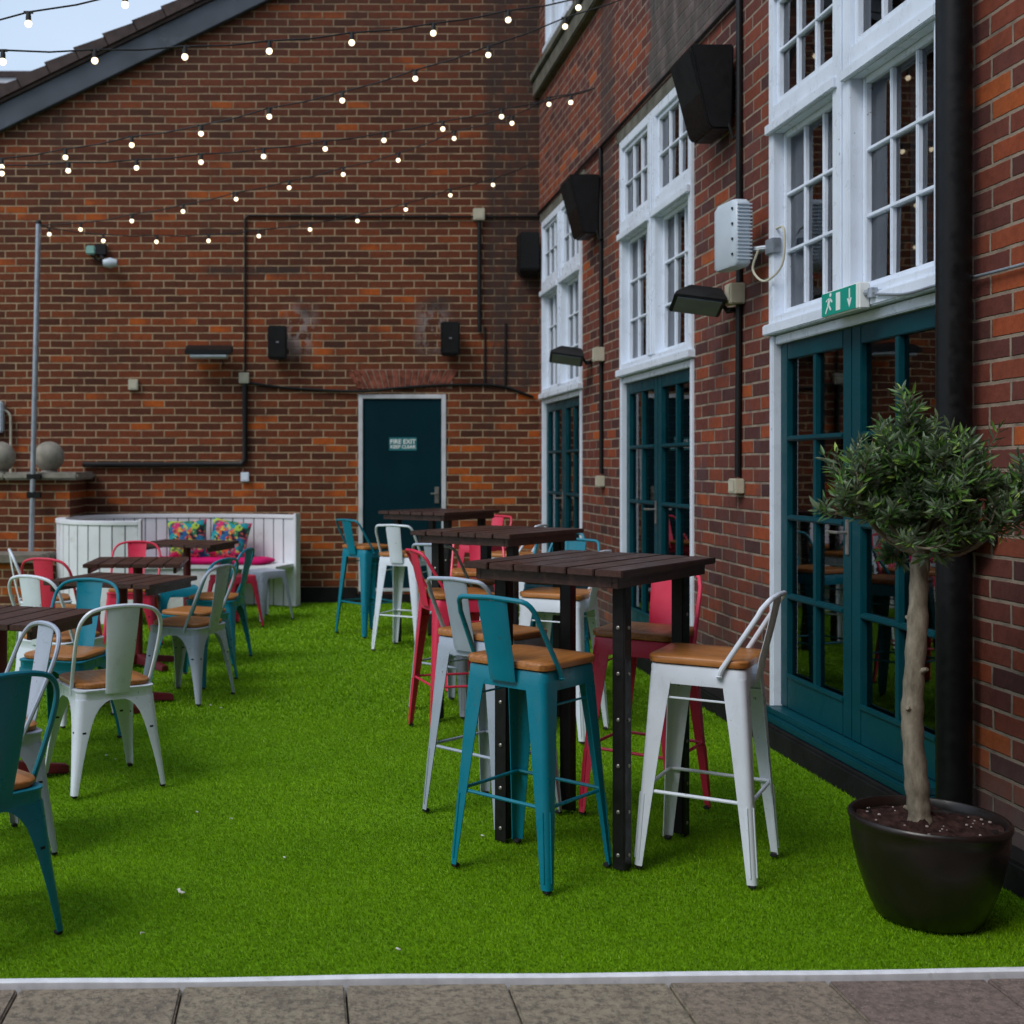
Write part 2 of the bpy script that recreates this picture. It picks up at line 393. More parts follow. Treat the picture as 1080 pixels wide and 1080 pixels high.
# turf: backing sheet + many small fibres
tb = MB(); tb.poly([(-7, stripY(-7), -.008), (2.45, stripY(2.45), -.008), (2.45, YB, -.008), (-7, YB, -.008)])
tb.build('lawn_base', MAT['turf_base'], kind='structure')
import numpy as np
rng = np.random.default_rng(5)
def blades(x0, x1, y0, y1, dens, wid, hgt):
    n = int((x1-x0)*(y1-y0)*dens)
    x = rng.uniform(x0, x1, n); y = rng.uniform(y0, y1, n)
    ok = y > stripY(x)+.004; x, y = x[ok], y[ok]; n = len(x)
    a = rng.uniform(0, 2*np.pi, n); ln = rng.uniform(.25, 1.0, n)*hgt
    clump = .5+.5*np.sin(x*23+np.sin(y*17)*2)*np.sin(y*29+np.sin(x*13)*2)
    h = hgt*rng.uniform(.7, 1.25, n)*(.88+.2*clump)
    w = wid*rng.uniform(.6, 1.2, n)
    da = a + rng.uniform(-.6, .6, n) + np.pi/2
    v = np.zeros((n, 3, 3))
    v[:,0,0] = x-np.cos(da)*w/2; v[:,0,1] = y-np.sin(da)*w/2; v[:,0,2] = -.009
    v[:,1,0] = x+np.cos(da)*w/2; v[:,1,1] = y+np.sin(da)*w/2; v[:,1,2] = -.009
    v[:,2,0] = x+np.cos(a)*ln - .004; v[:,2,1] = y+np.sin(a)*ln-.003; v[:,2,2] = -.009+h
    sh = np.clip(.15+.45*rng.random(n)+.3*clump*rng.random(n)+(rng.random(n) > .95)*.35, 0, 1)
    return v.reshape(-1, 3), sh
parts = [blades(-1.6, 2.44, 3.1, 4.6, 40000, .0032, .0115), blades(-2.0, 2.44, 4.6, 6.6, 20000, .0045, .012),
         blades(-2.6, 2.44, 6.6, 9.0, 9000, .008, .015), blades(-3.4, 2.44, 9.0, YB, 4500, .011, .016)]
V = np.concatenate([p[0] for p in parts]); S = np.concatenate([p[1] for p in parts]); nt = len(S)
me = bpy.data.meshes.new('grass'); me.vertices.add(nt*3); me.vertices.foreach_set('co', V.ravel())
me.loops.add(nt*3); me.loops.foreach_set('vertex_index', np.arange(nt*3, dtype=np.int32))
me.polygons.add(nt); me.polygons.foreach_set('loop_start', np.arange(0, nt*3, 3, dtype=np.int32))
me.update(calc_edges=True)
aa = me.attributes.new('shade', 'FLOAT', 'FACE'); aa.data.foreach_set('value', S.astype(np.float32))
me.materials.append(MAT['grass'])
link('grass', me, label='bright green artificial grass carpeting the terrace', cat='grass', kind='stuff')

# ================================================================== GABLE BUILDING (back)
slope = .488
def roofz(x): return 4.84 + slope*(x+3.115)
gb = thing('gable_building', 'brown brick gable building at the back with dark sloping verge and tiled roof', 'building', (0, YB, 0))
RX = 3.6
b = MB()
x0, x1, z0, z1 = .588, 1.492, .108, 2.145        # fire door opening
def wp(x, z): return (x, 0, z)
b.poly([wp(-6.6,-.05), wp(x0,-.05), wp(x0,roofz(x0)), wp(-6.6,roofz(-6.6))])
b.poly([wp(x0,-.05), wp(x1,-.05), wp(x1,z0), wp(x0,z0)])
b.poly([wp(x0,z1), wp(x1,z1), wp(x1,roofz(x1)), wp(x0,roofz(x0))])
b.poly([wp(x1,-.05), wp(9,-.05), wp(9,roofz(-1.8)), wp(RX,roofz(RX)), wp(x1,roofz(x1))])
for (xa, za, xb, zb) in ((x0,z0,x0,z1), (x0,z1,x1,z1), (x1,z1,x1,z0), (x1,z0,x0,z0)):
    b.poly([(xa,0,za), (xb,0,zb), (xb,.12,zb), (xa,.12,za)])
b.poly([(-6.6,0,-.05), (-6.6,6,-.05), (-6.6,6,roofz(-6.6)), (-6.6,0,roofz(-6.6))])
b.build('wall', MAT['brick_back'], gb, smooth=0, recalc=False)
b = MB()
th = .26
d = Vector((1,0,slope)).normalized(); nn = Vector((-slope,0,1)).normalized()
A = Vector((-6.9,0,roofz(-6.9))); B = Vector((RX,0,roofz(RX)))
# bargeboard: a deep painted verge board, lower edge on the wall's slope line
def slab(b_, off0, off1, ya, yb):
    b_.loft([[A+nn*off0+Vector((0,ya,0)), A+nn*off1+Vector((0,ya,0)), A+nn*off1+Vector((0,yb,0)), A+nn*off0+Vector((0,yb,0))],
             [B+nn*off0+Vector((0,ya,0)), B+nn*off1+Vector((0,ya,0)), B+nn*off1+Vector((0,yb,0)), B+nn*off0+Vector((0,yb,0))]])
slab(b, -.005, .235, -.09, -.002)
b.build('verge_board', MAT['fascia'], gb, bevel=.006)
b = MB(); slab(b, .237, .27, -.12, 6)
Lr = (B-A).length; k = 0; s_ = 0
while s_ < Lr-.3:                                  # stepped tile courses
    p = A + d*s_
    for (w0, w1) in ((-.15, 6),):
        q = [p+nn*.272, p+nn*(.40+random.uniform(-.008,.008)), p+d*.34+nn*(.365), p+d*.34+nn*.272]
        b.loft([[v+Vector((0,w0,0)) for v in q], [v+Vector((0,w1,0)) for v in q]])
    s_ += .33
b.build('roof', MAT['tile'], gb, recalc=True, smooth=0)
b = MB(); b.box(-6.6, .57, -.035, -.001, -.03, .155); b.box(1.51, 2.44, -.035, -.001, -.03, .155); b.box(.57, 1.51, -.03, -.001, -.03, .085)
b.build('skirting', MAT['black_step'], gb, bevel=.006)
# flat brick arch over the door
b = MB(); b.box(.62, 1.56, -.004, .02, 2.20, 2.405, 1); nb = 17
for i in range(nb):
    t0 = (i+.08)/nb; t1 = (i+.92)/nb
    bx = lambda t, z: (1.04 + (t-.5)*(.92 + .26*(z-2.2)/.2))
    f_ = [(bx(t0,2.205), 2.205), (bx(t1,2.205), 2.205), (bx(t1,2.395), 2.395), (bx(t0,2.395), 2.395)]
    b.loft([[(x,-.010,z) for x,z in f_], [(x,0.01,z) for x,z in f_]])
b.build('brick_arch', [MAT['brick_plain'], MAT['mortar']], gb, bevel=.003, smooth=0)
# fire door
b = MB(); fw = .045
b.box(x0, x0+fw, -.012, .05, z0, z1); b.box(x1-fw, x1, -.012, .05, z0, z1); b.box(x0+fw, x1-fw, -.012, .05, z1-fw, z1); b.box(x0+fw, x1-fw, -.012, .05, z0, z0+.035)
dr = b.build('door', MAT['white_dull'], gb, bevel=.004)
b = MB(); b.box(x0+fw, x1-fw, .008, .05, z0+.035, z1-fw)
b.build('door_leaf', MAT['teal_dark'], dr, bevel=.003)
b = MB(); b.box(1.375, 1.42, -.004, .008, 1.02, 1.19); b.tube([(1.397,-.004,1.12), (1.397,-.04,1.12), (1.33,-.045,1.12)], .009)
b.build('door_handle', MAT['bolt'], dr, bevel=.002)
# sign on the door
sg = thing('door_sign', 'small teal FIRE EXIT KEEP CLEAR sign on the dark door', 'sign', (0, YB+.004, 0))
b = MB(); b.box(.905, 1.19, -.002, .002, 1.565, 1.70); b.build('sign_plate', MAT['sign_teal'], sg)
def text(s, size, x, z, y, rot=(R(90),0,0), bold=.02):
    cu = bpy.data.curves.new('t', 'FONT'); cu.body = s; cu.size = size; cu.align_x = 'CENTER'; cu.align_y = 'CENTER'; cu.extrude = .0006; cu.offset = bold*size
    o = bpy.data.objects.new('t', cu); col.objects.link(o); bpy.context.view_layer.update()
    m_ = bpy.data.meshes.new_from_object(o.evaluated_get(bpy.context.evaluated_depsgraph_get()))
    bpy.data.objects.remove(o)
    m_.transform(Matrix.Translation((x, y, z)) @ Matrix.Rotation(rot[0], 4, 'X')); return m_
for s, size, z in (('FIRE EXIT', .064, 1.655), ('KEEP CLEAR', .048, 1.602)):
    m_ = text(s, size, 1.047, z, -.0035, bold=.025); m_.materials.clear(); m_.materials.append(MAT['sign_white'])
    link('lettering', m_, sg)

# ================================================================== SIDE BUILDING (right)
sb = thing('side_building', 'red brick building on the right with tall white windows above teal glazed doors', 'building', (W, 0, 0))
OP = [(4.51, 6.18), (7.415, 9.086), (10.37, 12.04)]
ys = [-2.5, 4.51, 6.18, 7.415, 9.086, 10.37, 10.75, 11.85, 12.04, YB]; zs = [-.05, .10, 3.88, 5.55, 6.9, 7.6]
def hole(ya, yb, za, zb):
    m_, k_ = (ya+yb)/2, (za+zb)/2
    if .10 < k_ < 3.88 and any(a < m_ < c for a, c in OP): return True
    return 5.55 < k_ < 6.9 and 10.75 < m_ < 11.85
b = MB()
for i in range(len(ys)-1):
    for j in range(len(zs)-1):
        if not hole(ys[i], ys[i+1], zs[j], zs[j+1]):
            b.poly([(0,ys[i],zs[j]), (0,ys[i],zs[j+1]), (0,ys[i+1],zs[j+1]), (0,ys[i+1],zs[j])])
for a, c, za, zb in [(a, c, .10, 3.88) for a, c in OP] + [(10.75, 11.85, 5.55, 6.9)]:
    b.poly([(0,a,za),(0,a,zb),(.25,a,zb),(.25,a,za)]); b.poly([(0,c,za),(0,c,zb),(.25,c,zb),(.25,c,za)])
    b.poly([(0,a,za),(0,c,za),(.25,c,za),(.25,a,za)]); b.poly([(0,a,zb),(0,c,zb),(.25,c,zb),(.25,a,zb)])
b.poly([(0,-2.5,-.05),(0,-2.5,7.6),(6,-2.5,7.6),(6,-2.5,-.05)]); b.poly([(6,-2.5,-.05),(6,-2.5,7.6),(6,YB-.01,7.6),(6,YB-.01,-.05)])
b.poly([(0,-2.5,7.6),(6,-2.5,7.6),(6,YB-.01,7.6),(0,YB-.01,7.6)])
b.build('wall', MAT['brick_side'], sb, smooth=0, recalc=False)
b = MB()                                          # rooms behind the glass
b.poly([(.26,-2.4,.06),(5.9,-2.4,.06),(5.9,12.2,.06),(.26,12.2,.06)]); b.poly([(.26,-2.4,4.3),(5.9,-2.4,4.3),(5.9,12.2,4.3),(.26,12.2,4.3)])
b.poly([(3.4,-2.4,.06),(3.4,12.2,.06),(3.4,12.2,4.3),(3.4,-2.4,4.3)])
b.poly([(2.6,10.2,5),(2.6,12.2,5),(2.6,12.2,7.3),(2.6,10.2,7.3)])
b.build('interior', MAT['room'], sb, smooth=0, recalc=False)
b = MB()
b.box(-.115, 0, -2.4, 4.30, -.04, .10); b.box(-.115, .10, 4.42, YB-.05, -.04, .098)
b.build('plinth', MAT['black_step'], sb, bevel=.012)
for a, c in OP:
    b = MB(); b.box(-.012, .1, a-.12, c+.12, 3.885, 3.985); b.build('lintel', MAT['ledge'], sb, bevel=.008)
b = MB(); b.box(-.07, .02, 9.2, YB-.002, 5.20, 5.36); b.box(-.10, .02, 9.2, YB-.002, 5.36, 5.44)
b.build('stone_ledge', MAT['ledge'], sb, bevel=.012)

def window(a, c, za, zb, rows, mid=None, curtain=True, hide=0):
    """white timber window: frame + muntins in one mesh; panes and sill as sub-parts.  X is measured into the wall."""
    f = MB(); p = MB(); e = .058; xf = -.022; xb = .14
    f.box(xf, xb, a, a+e, za, zb); f.box(xf, xb, c-e, c, za, zb)
    f.box(xf, xb, a+e, c-e, zb-.07, zb); f.box(xf, xb, a+e, c-e, za, za+.06)
    m_ = (a+c)/2; mw = .085
    f.box(xf-.004, xb, m_-mw, m_+mw, za+.06, zb-.07); f.box(xf-.014, xf-.004, m_-.02, m_+.02, za+.06, zb-.07)
    lights = []
    if mid:
        for s0, s1 in ((a+e, m_-mw), (m_+mw, c-e)):
            f.box(xf, xb, s0, s1, mid[0], mid[1]); f.box(xf-.025, xf, s0-.05, s1+.05, mid[0]+.0, mid[0]+.05)
            lights.append((s0, s1, mid[1], zb-.07, rows[0], -.004)); lights.append((s0, s1, za+.06, mid[0], rows[1], .032))
    else:
        for s0, s1 in ((a+e, m_-mw), (m_+mw, c-e)): lights.append((s0, s1, za+.06, zb-.07, rows[1], .02))
    for s0, s1, q0, q1, nr, dx in lights:           # sash
        st = .03; x_0 = dx; x_1 = dx+.045
        f.box(x_0, x_1, s0, s0+st, q0, q1); f.box(x_0, x_1, s1-st, s1, q0, q1)
        f.box(x_0, x_1, s0+st, s1-st, q1-st, q1); f.box(x_0, x_1, s0+st, s1-st, q0, q0+st*1.2)
        ia, ib, ja, jb = s0+st, s1-st, q0+st*1.2, q1-st
        for k in range(1, 3):
            y_ = ia+(ib-ia)*k/3; f.box(x_0+.006, x_1-.004, y_-.009, y_+.009, ja, jb)
        for k in range(1, nr):
            z_ = ja+(jb-ja)*k/nr; f.box(x_0+.004, x_1-.006, ia, ib, z_-.009, z_+.009)
        for u_ in range(3):
            for v_ in range(nr):                    # each pane tilts a hair, like old glazing
                ya_, yb_ = ia+(ib-ia)*u_/3, ia+(ib-ia)*(u_+1)/3; z0_, z1_ = ja+(jb-ja)*v_/nr, ja+(jb-ja)*(v_+1)/nr
                j1, j2 = random.uniform(-.0015,.0015), random.uniform(-.0015,.0015)
                p.poly([(x_0+.026+j1,ya_,z0_), (x_0+.026+j2,ya_,z1_), (x_0+.026-j1,yb_,z1_), (x_0+.026-j2,yb_,z0_)])
    fr = f.build('window', MAT['white'], sb, bevel=.004)
    p.build('pane', MAT['glass'], fr, smooth=0, recalc=False)
    s = MB(); s.box(-.05, .02, a-.015, c+.015, za-.035, za+.02); s.build('window_sill', MAT['white'], fr, bevel=.006)
    if curtain:
        q = MB()
        for s0, s1 in ((a+.05, a+.36), (m_+.20, m_+.42), (m_-.42, m_-.12), (c-.36, c-.02)):
            n_ = 26
            q.loft([[(.24+.016*math.sin(k*1.9), s0+(s1-s0)*k/n_, za+.02), (.24+.016*math.sin(k*1.9), s0+(s1-s0)*k/n_, (mid[0]-.02) if mid else zb)] for k in range(n_+1)], cap=False, close=False)
        q.build('curtain', MAT['curtain'], fr, smooth=60, recalc=False)
def french(a, c):
    f = MB(); zt = 2.075
    f.box(-.018, .09, a, a+.035, .10, zt); f.box(-.018, .09, c-.045, c, .10, zt); f.box(-.005, .09, a+.035, c-.045, 2.03, zt)
    fr = f.build('glazed_door', MAT['white'], sb, bevel=.005)
    s = MB(); s.box(-.085, .09, a+.02, c-.03, .10, .135); s.box(-.06, .09, a+.036, c-.046, .135, .165); s.build('door_sill', MAT['teal_door'], fr, bevel=.006)
    gA, gB = a+.038, c-.048; m_ = (gA+gB)/2; p = MB()
    for s0, s1, hs in ((gA, m_-.002, 1), (m_+.002, gB, -1)):
        l = MB(); st = .085; x_0, x_1 = .022, .067
        l.box(x_0, x_1, s0, s0+st, .168, 2.028); l.box(x_0, x_1, s1-st, s1, .168, 2.028)
        l.box(x_0, x_1, s0+st, s1-st, 1.945, 2.028); l.box(x_0, x_1, s0+st, s1-st, .168, .335)
        ia, ib, ja, jb = s0+st, s1-st, .335, 1.945
        l.box(x_0-.008, x_0+.01, ia-.008, ib+.008, .322, .345)                 # weather moulding
        y_ = (ia+ib)/2; l.box(x_0+.004, x_1-.006, y_-.019, y_+.019, ja, jb)
        for k in range(1, 4):
            z_ = ja+(jb-ja)*k/4; l.box(x_0+.002, x_1-.008, ia, ib, z_-.014, z_+.014); l.box(x_0-.006, x_0+.006, ia, ib, z_-.009, z_+.009)
        for u_ in range(2):
            for v_ in range(4):
                ya_, yb_ = ia+(ib-ia)*u_/2, ia+(ib-ia)*(u_+1)/2; z0_, z1_ = ja+(jb-ja)*v_/4, ja+(jb-ja)*(v_+1)/4
                j1, j2 = random.uniform(-.001,.001), random.uniform(-.001,.001)
                p.poly([(.048+j1,ya_,z0_), (.048+j2,ya_,z1_), (.048-j1,yb_,z1_), (.048-j2,yb_,z0_)])
        l.build('door_leaf', MAT['teal_door'], fr, bevel=.004)
    p.build('pane', MAT['glass'], fr, smooth=0, recalc=False)
    h = MB(); h.box(.014, .022, m_+.02, m_+.05, 1.0, 1.16); h.tube([(.014,m_+.035,1.1), (-.03,m_+.035,1.1), (-.035,m_+.13,1.1)], .008)
    h.build('door_handle', MAT['bolt'], fr, bevel=.002)
for a, c in OP:
    window(a, c, 2.115, 3.88, (2, 3), (3.12, 3.26)); french(a, c)
window(10.75, 11.85, 5.56, 6.9, (0, 3), None, False)

# far building, glimpsed beyond the verge
fb = thing('distant_building', 'distant brown building with a pale gutter line seen beyond the sloping roof', 'building', (0, 26, 0))
b = MB(); b.box(-14, -5.25, 0, 6, -.05, 9.75); b.build('wall', MAT['brick_plain'], fb, smooth=0)
b = MB(); b.box(-14.1, -5.15, -.2, 6.2, 9.751, 9.87); b.build('gutter', MAT['white_dull'], fb)
b = MB(); b.box(-14.15, -5.1, -.24, 6.25, 9.871, 10.0); b.build('roof_edge', MAT['tile'], fb)

# unseen wing added behind the camera to shade the near end of the terrace
rb = thing('added_shade_wing', 'unseen brick wing added behind the viewer to shade the near end of the terrace', 'building', (0, -1.6, 0))
b = MB(); b.box(-9, 8.4, -4, 0, -.05, 5.0); b.build('wall', MAT['brick_back'], rb, smooth=0)
b = MB(); b.loft([[(-9.3,-4.3,5.001), (8.4,-4.3,5.001), (8.4,.35,5.001), (-9.3,.35,5.001)], [(-9.3,-2.2,6.0), (8.4,-2.2,6.0), (8.4,-2.0,6.0), (-9.3,-2.0,6.0)]]); b.build('roof', MAT['tile'], rb, smooth=0)
# ================================================================== FURNITURE
def leg_geo(b, sx, sy, zt, top, foot, prof, r=.02, th=.0035, ztb=None):
    loops = []
    for z, w in prof:
        k = 1-z/zt; c = top+(foot-top)*k; rr = min(r, w*.6)
        out = [(w, 0)] + [(rr-rr*math.sin(a), rr-rr*math.cos(a)) for a in (0, R(30), R(60), R(90))] + [(0, w)]
        ri = max(rr-th, .001)
        inn = [(th, w)] + [(th+ri-ri*math.sin(a), th+ri-ri*math.cos(a)) for a in (R(90), R(60), R(30), 0)] + [(w, th)]
        loops.append([(sx*(c-a), sy*(c-bb), z) for a, bb in out+inn])
    b.loft(loops)
def rsq(h, r, z, n=5):                              # rounded square ring
    P = []
    for cx, cy, a0 in ((h-r,h-r,0), (-h+r,h-r,90), (-h+r,-h+r,180), (h-r,-h+r,270)):
        for k in range(n+1):
            a = R(a0+90*k/n); P.append((cx+r*math.cos(a), cy+r*math.sin(a), z))
    return P
CACHE = {}
def stool_meshes(c):
    if ('s', c) in CACHE: return CACHE[('s', c)]
    m = MAT[c]; P = []; zt = .712; top = .158; foot = .205; DZ = -.033
    for sx in (-1, 1):
        for sy in (-1, 1):
            b = MB(); leg_geo(b, sx, sy, zt, top, foot, [(.012,.030), (.06,.033), (.27,.046), (.45,.058), (.60,.070), (.652,.074), (.667,.085), (.682,.12)])
            P.append(('leg', b.mesh('leg', m, bevel=0), []))
            for (da, db) in ((.017, -.0006), (-.0006, .017)):
                b.tube([(sx*(top+(foot-top)*(1-z/zt)-da), sy*(top+(foot-top)*(1-z/zt)-db), z) for z in (.035, .15, .262)], .0028, 6)
            P[-1] = ('leg', b.mesh('leg', m, bevel=0), [])
            k = foot-.004
            f = MB(); x_, y_ = sx*(k-.013), sy*(k-.013); f.box(x_-.012, x_+.012, y_-.012, y_+.012, 0, .0125)
            P[-1][2].append(('foot_cap', f.mesh('foot_cap', MAT['rubber'], bevel=.003)))
    b = MB()                                        # pan with apron
    b.loft([rsq(.161,.03,.649), rsq(.1605,.03,.707), rsq(.157,.03,.715), rsq(.14,.03,.715), rsq(.14,.03,.711), rsq(.153,.03,.705), rsq(.1575,.028,.649)], cap=False)
    b.box(-.13, .13, -.012, .012, .705, .711); b.box(-.012, .012, -.13, .13, .699, .705)
    P.append(('seat_pan', b.mesh('seat_pan', m), []))
    b = MB(); b.loft([rsq(.150,.035,.716), rsq(.166,.04,.720), rsq(.168,.04,.739), rsq(.163,.038,.745), rsq(.11,.03,.7455)])
    P.append(('seat', b.mesh('seat', MAT['seat_wood'], smooth=50), []))
    zf = .272; cf = .197-.02
    zf2 = .60; c2 = .155
    b = MB()
    for s in (-1, 1):
        b.tube([(-c2, s*c2, zf2), (c2, s*c2, zf2)], .004, 6)
    P.append(('brace', b.mesh('brace', m), []))
    for (p0, p1) in (((-1,-1),(1,-1)), ((1,-1),(1,1)), ((1,1),(-1,1)), ((-1,1),(-1,-1))):
        b = MB(); b.tube([(p0[0]*cf, p0[1]*cf, zf), (p1[0]*cf, p1[1]*cf, zf)], .0065, 8)
        P.append(('footrest', b.mesh('footrest', m), []))
    w = .152; pts = [(-.075, -.172, .685), (-.085, -.172, .712), (-.20, -w-.005, .90)]
    def arc(s): return [(-.205-.03*math.sin(a), s*(w-.035*(1-math.cos(a))-.0), .915+.04*math.sin(a)) for a in (R(10), R(35), R(60), R(85))]
    pp = pts + arc(-1) + [(-.238,0,.960)] + arc(1)[::-1] + [(x,-y,z) for x,y,z in pts[::-1]]
    b = MB(); b.tube(pp, .0088, 10)
    for s in (-1, 1): b.lathe([(.006,-.006), (.012,0), (.006,.006)], 10, (-.077, s*.172, .689))
    P.append(('back_hoop', b.mesh('back_hoop', m), []))
    b = MB(); lo = []
    for k in range(9):
        t_ = k/8; z = .672+.278*t_; x = -.166-.004*(t_ < .15)-.066*t_**1.15-.006*math.sin(math.pi*t_); hw = .052+.008*t_
        lo.append([(x-.001-.004*0, -hw, z), (x-.007, -hw*.8, z), (x-.008, 0, z), (x-.007, hw*.8, z), (x-.001, hw, z), (x+.001, hw, z), (x-.004, hw*.8, z), (x-.005, 0, z), (x-.004, -hw*.8, z), (x+.001, -hw, z)])
    b.loft(lo)
    P.append(('back_splat', b.mesh('back_splat', m), []))
    CACHE[('s', c)] = P; return P
def chair_meshes(c, wood=True):
    if ('c', c) in CACHE: return CACHE[('c', c)]
    m = MAT[c]; P = []; zt = .435; top = .172; foot = .215
    for sx in (-1, 1):
        for sy in (-1, 1):
            b = MB(); leg_geo(b, sx, sy, zt, top, foot, [(.012,.026), (.05,.029), (.13,.038), (.22,.052), (.29,.066), (.335,.080), (.365,.098), (.385,.12), (.397,.145), (.402,.172)], r=.03)
            f = MB(); x_, y_ = sx*(foot-.016), sy*(foot-.016); f.box(x_-.011, x_+.011, y_-.011, y_+.011, 0, .0125)
            q = MB()
            cc = top+(foot-top)*(1-.27/zt)
            q.box(*(sorted((sx*(cc-.028), sx*(cc-.044)))), *(sorted((sy*(cc+.001), sy*(cc-.004)))), .262, .27)
            q.box(*(sorted((sx*(cc+.001), sx*(cc-.004)))), *(sorted((sy*(cc-.028), sy*(cc-.044)))), .262, .27)
            P.append(('leg', b.mesh('leg', m), [('foot_cap', f.mesh('foot_cap', MAT['rubber'], bevel=.003)), ('leg_slot', q.mesh('leg_slot', MAT['black']))]))
    b = MB()
    b.loft([rsq(.1755,.045,.395), rsq(.1755,.045,.432), rsq(.179,.045,.437), rsq(.179,.045,.443), rsq(.173,.045,.446), rsq(.12,.04,.444), rsq(.12,.04,.440), rsq(.170,.045,.436), rsq(.171,.043,.395)], cap=False)
    b.loft([rsq(.13,.04,.438), rsq(.13,.04,.443)])
    P.append(('seat_pan', b.mesh('seat_pan', m), []))
    if wood:
        b = MB(); b.loft([rsq(.152,.06,.4465), rsq(.168,.07,.450), rsq(.170,.07,.464), rsq(.165,.068,.470), rsq(.11,.05,.4705)])
        P.append(('seat', b.mesh('seat', MAT['seat_wood'], smooth=50), []))
    half = [(-.085,-.176,.418), (-.095,-.178,.45), (-.150,-.186,.57), (-.198,-.188,.68), (-.222,-.178,.74), (-.240,-.145,.782), (-.250,-.09,.800), (-.254,-.03,.806)]
    pp = catmull(half + [(x,-y,z) for x,y,z in half[::-1]], 4)
    b = MB(); b.tube(pp, .0092, 8)
    P.append(('back_hoop', b.mesh('back_hoop', m), []))
    b = MB(); lo = []
    for k in range(11):
        t_ = k/10; z = .425+.378*t_; x = -.1775-.074*t_**1.1-.008*math.sin(math.pi*t_); hw = .054+.022*t_
        lo.append([(x, -hw, z), (x-.007, -hw*.82, z), (x-.008, 0, z), (x-.007, hw*.82, z), (x, hw, z), (x+.002, hw, z), (x-.004, hw*.82, z), (x-.005, 0, z), (x-.004, -hw*.82, z), (x+.002, -hw, z)])
    b.loft(lo); b.box(-.2478, -.2460, -.022, .022, .735, .739)
    P.append(('back_splat', b.mesh('back_splat', m), []))
    CACHE[('c', c)] = P; return P
def low_stool_meshes(c):
    if ('l', c) in CACHE: return CACHE[('l', c)]
    m = MAT[c]; P = []; zt = .45; top = .150; foot = .20
    for sx in (-1, 1):
        for sy in (-1, 1):
            b = MB(); leg_geo(b, sx, sy, zt, top, foot, [(.012,.028), (.15,.042), (.30,.058), (.36,.066), (.39,.08), (.405,.11)])
            f = MB(); x_, y_ = sx*(foot-.015), sy*(foot-.015); f.box(x_-.011, x_+.011, y_-.011, y_+.011, 0, .0125)
            P.append(('leg', b.mesh('leg', m), [('foot_cap', f.mesh('foot_cap', MAT['rubber'], bevel=.003))]))
    b = MB(); b.loft([rsq(.153,.03,.385), rsq(.1525,.03,.445), rsq(.148,.03,.452), rsq(.10,.03,.450), rsq(.05,.02,.449)], cap=False); b.loft([rsq(.05,.02,.4485), rsq(.05,.02,.4495)])
    P.append(('seat', b.mesh('seat', m), []))
    CACHE[('l', c)] = P; return P
def place(kind, c, x, y, head, label, group):
    P = {'s': stool_meshes, 'c': chair_meshes, 'l': low_stool_meshes}[kind](c)
    nm, cat = {'s': ('bar_stool', 'bar stool'), 'c': ('metal_chair', 'chair'), 'l': ('low_stool', 'stool')}[kind]
    root = thing(nm, label, cat, (x, y, 0), R(head), group)
    for n_, me_, sub in P:
        o = link(n_, me_, root)
        for sn, sm in sub: link(sn, sm, o)
    return root

def bar_table(x, y, ang, label):
    root = thing('bar_table', label, 'table', (x, y, 0), R(ang), 'tall dark bar tables down the right side')
    b = MB(); n = 6; L, D = .40, .315; w = 2*D/n      # planks run along local x
    for k in range(n):
        dz = random.uniform(-.001, .001)
        b.box(-L-random.uniform(0,.004), L+random.uniform(0,.004), -D+w*k+.003, -D+w*(k+1)-.003, 1.026+dz, 1.05+dz)
    b.build('tabletop', MAT['table_wood'], root, bevel=.003)
    b = MB(); i = .032
    b.box(-L+i, L-i, -D+i, -D+i+.022, .985, 1.0255); b.box(-L+i, L-i, D-i-.022, D-i, .985, 1.0255)
    b.box(-L+i, -L+i+.022, -D+i+.022, D-i-.022, .985, 1.0255); b.box(L-i-.022, L-i, -D+i+.022, D-i-.022, .985, 1.0255)
    b.build('apron', MAT['table_wood'], root, bevel=.002)
    for sx in (-1, 1):
        for sy in (-1, 1):
            cx_, cy_ = sx*.272, sy*.262; t_ = .005; w_ = .048
            b = MB()
            b.box(*sorted((cx_, cx_-sx*w_)), *sorted((cy_, cy_-sy*t_)), 0, .985)
            b.box(*sorted((cx_, cx_-sx*t_)), *sorted((cy_-sy*t_, cy_-sy*w_)), 0, .985)
            b.box(*sorted((cx_-sx*.007, cx_-sx*.05)), *sorted((cy_-sy*.007, cy_-sy*.05)), .01, .9851)
            lg = b.build('leg', MAT['table_leg'], root, bevel=.0015)
            b = MB()
            for z in (.05, .20, .36, .52, .68, .84):
                for ax in (0, 1):
                    c_ = (cx_-sx*.026, cy_+sy*.000) if ax == 0 else (cx_, cy_-sy*.026)
                    lo = []
                    for rr, dd in ((.007, 0), (.007, .003), (.004, .005)):
                        lo.append([((c_[0]+rr*math.cos(a), c_[1]+sy*dd, z+rr*math.sin(a)) if ax == 0 else (c_[0]+sx*dd, c_[1]+rr*math.cos(a), z+rr*math.sin(a))) for a in [2*math.pi*q/8 for q in range(8)]])
                    b.loft(lo)
            b.build('bolts', MAT['bolt'], lg)
    return root
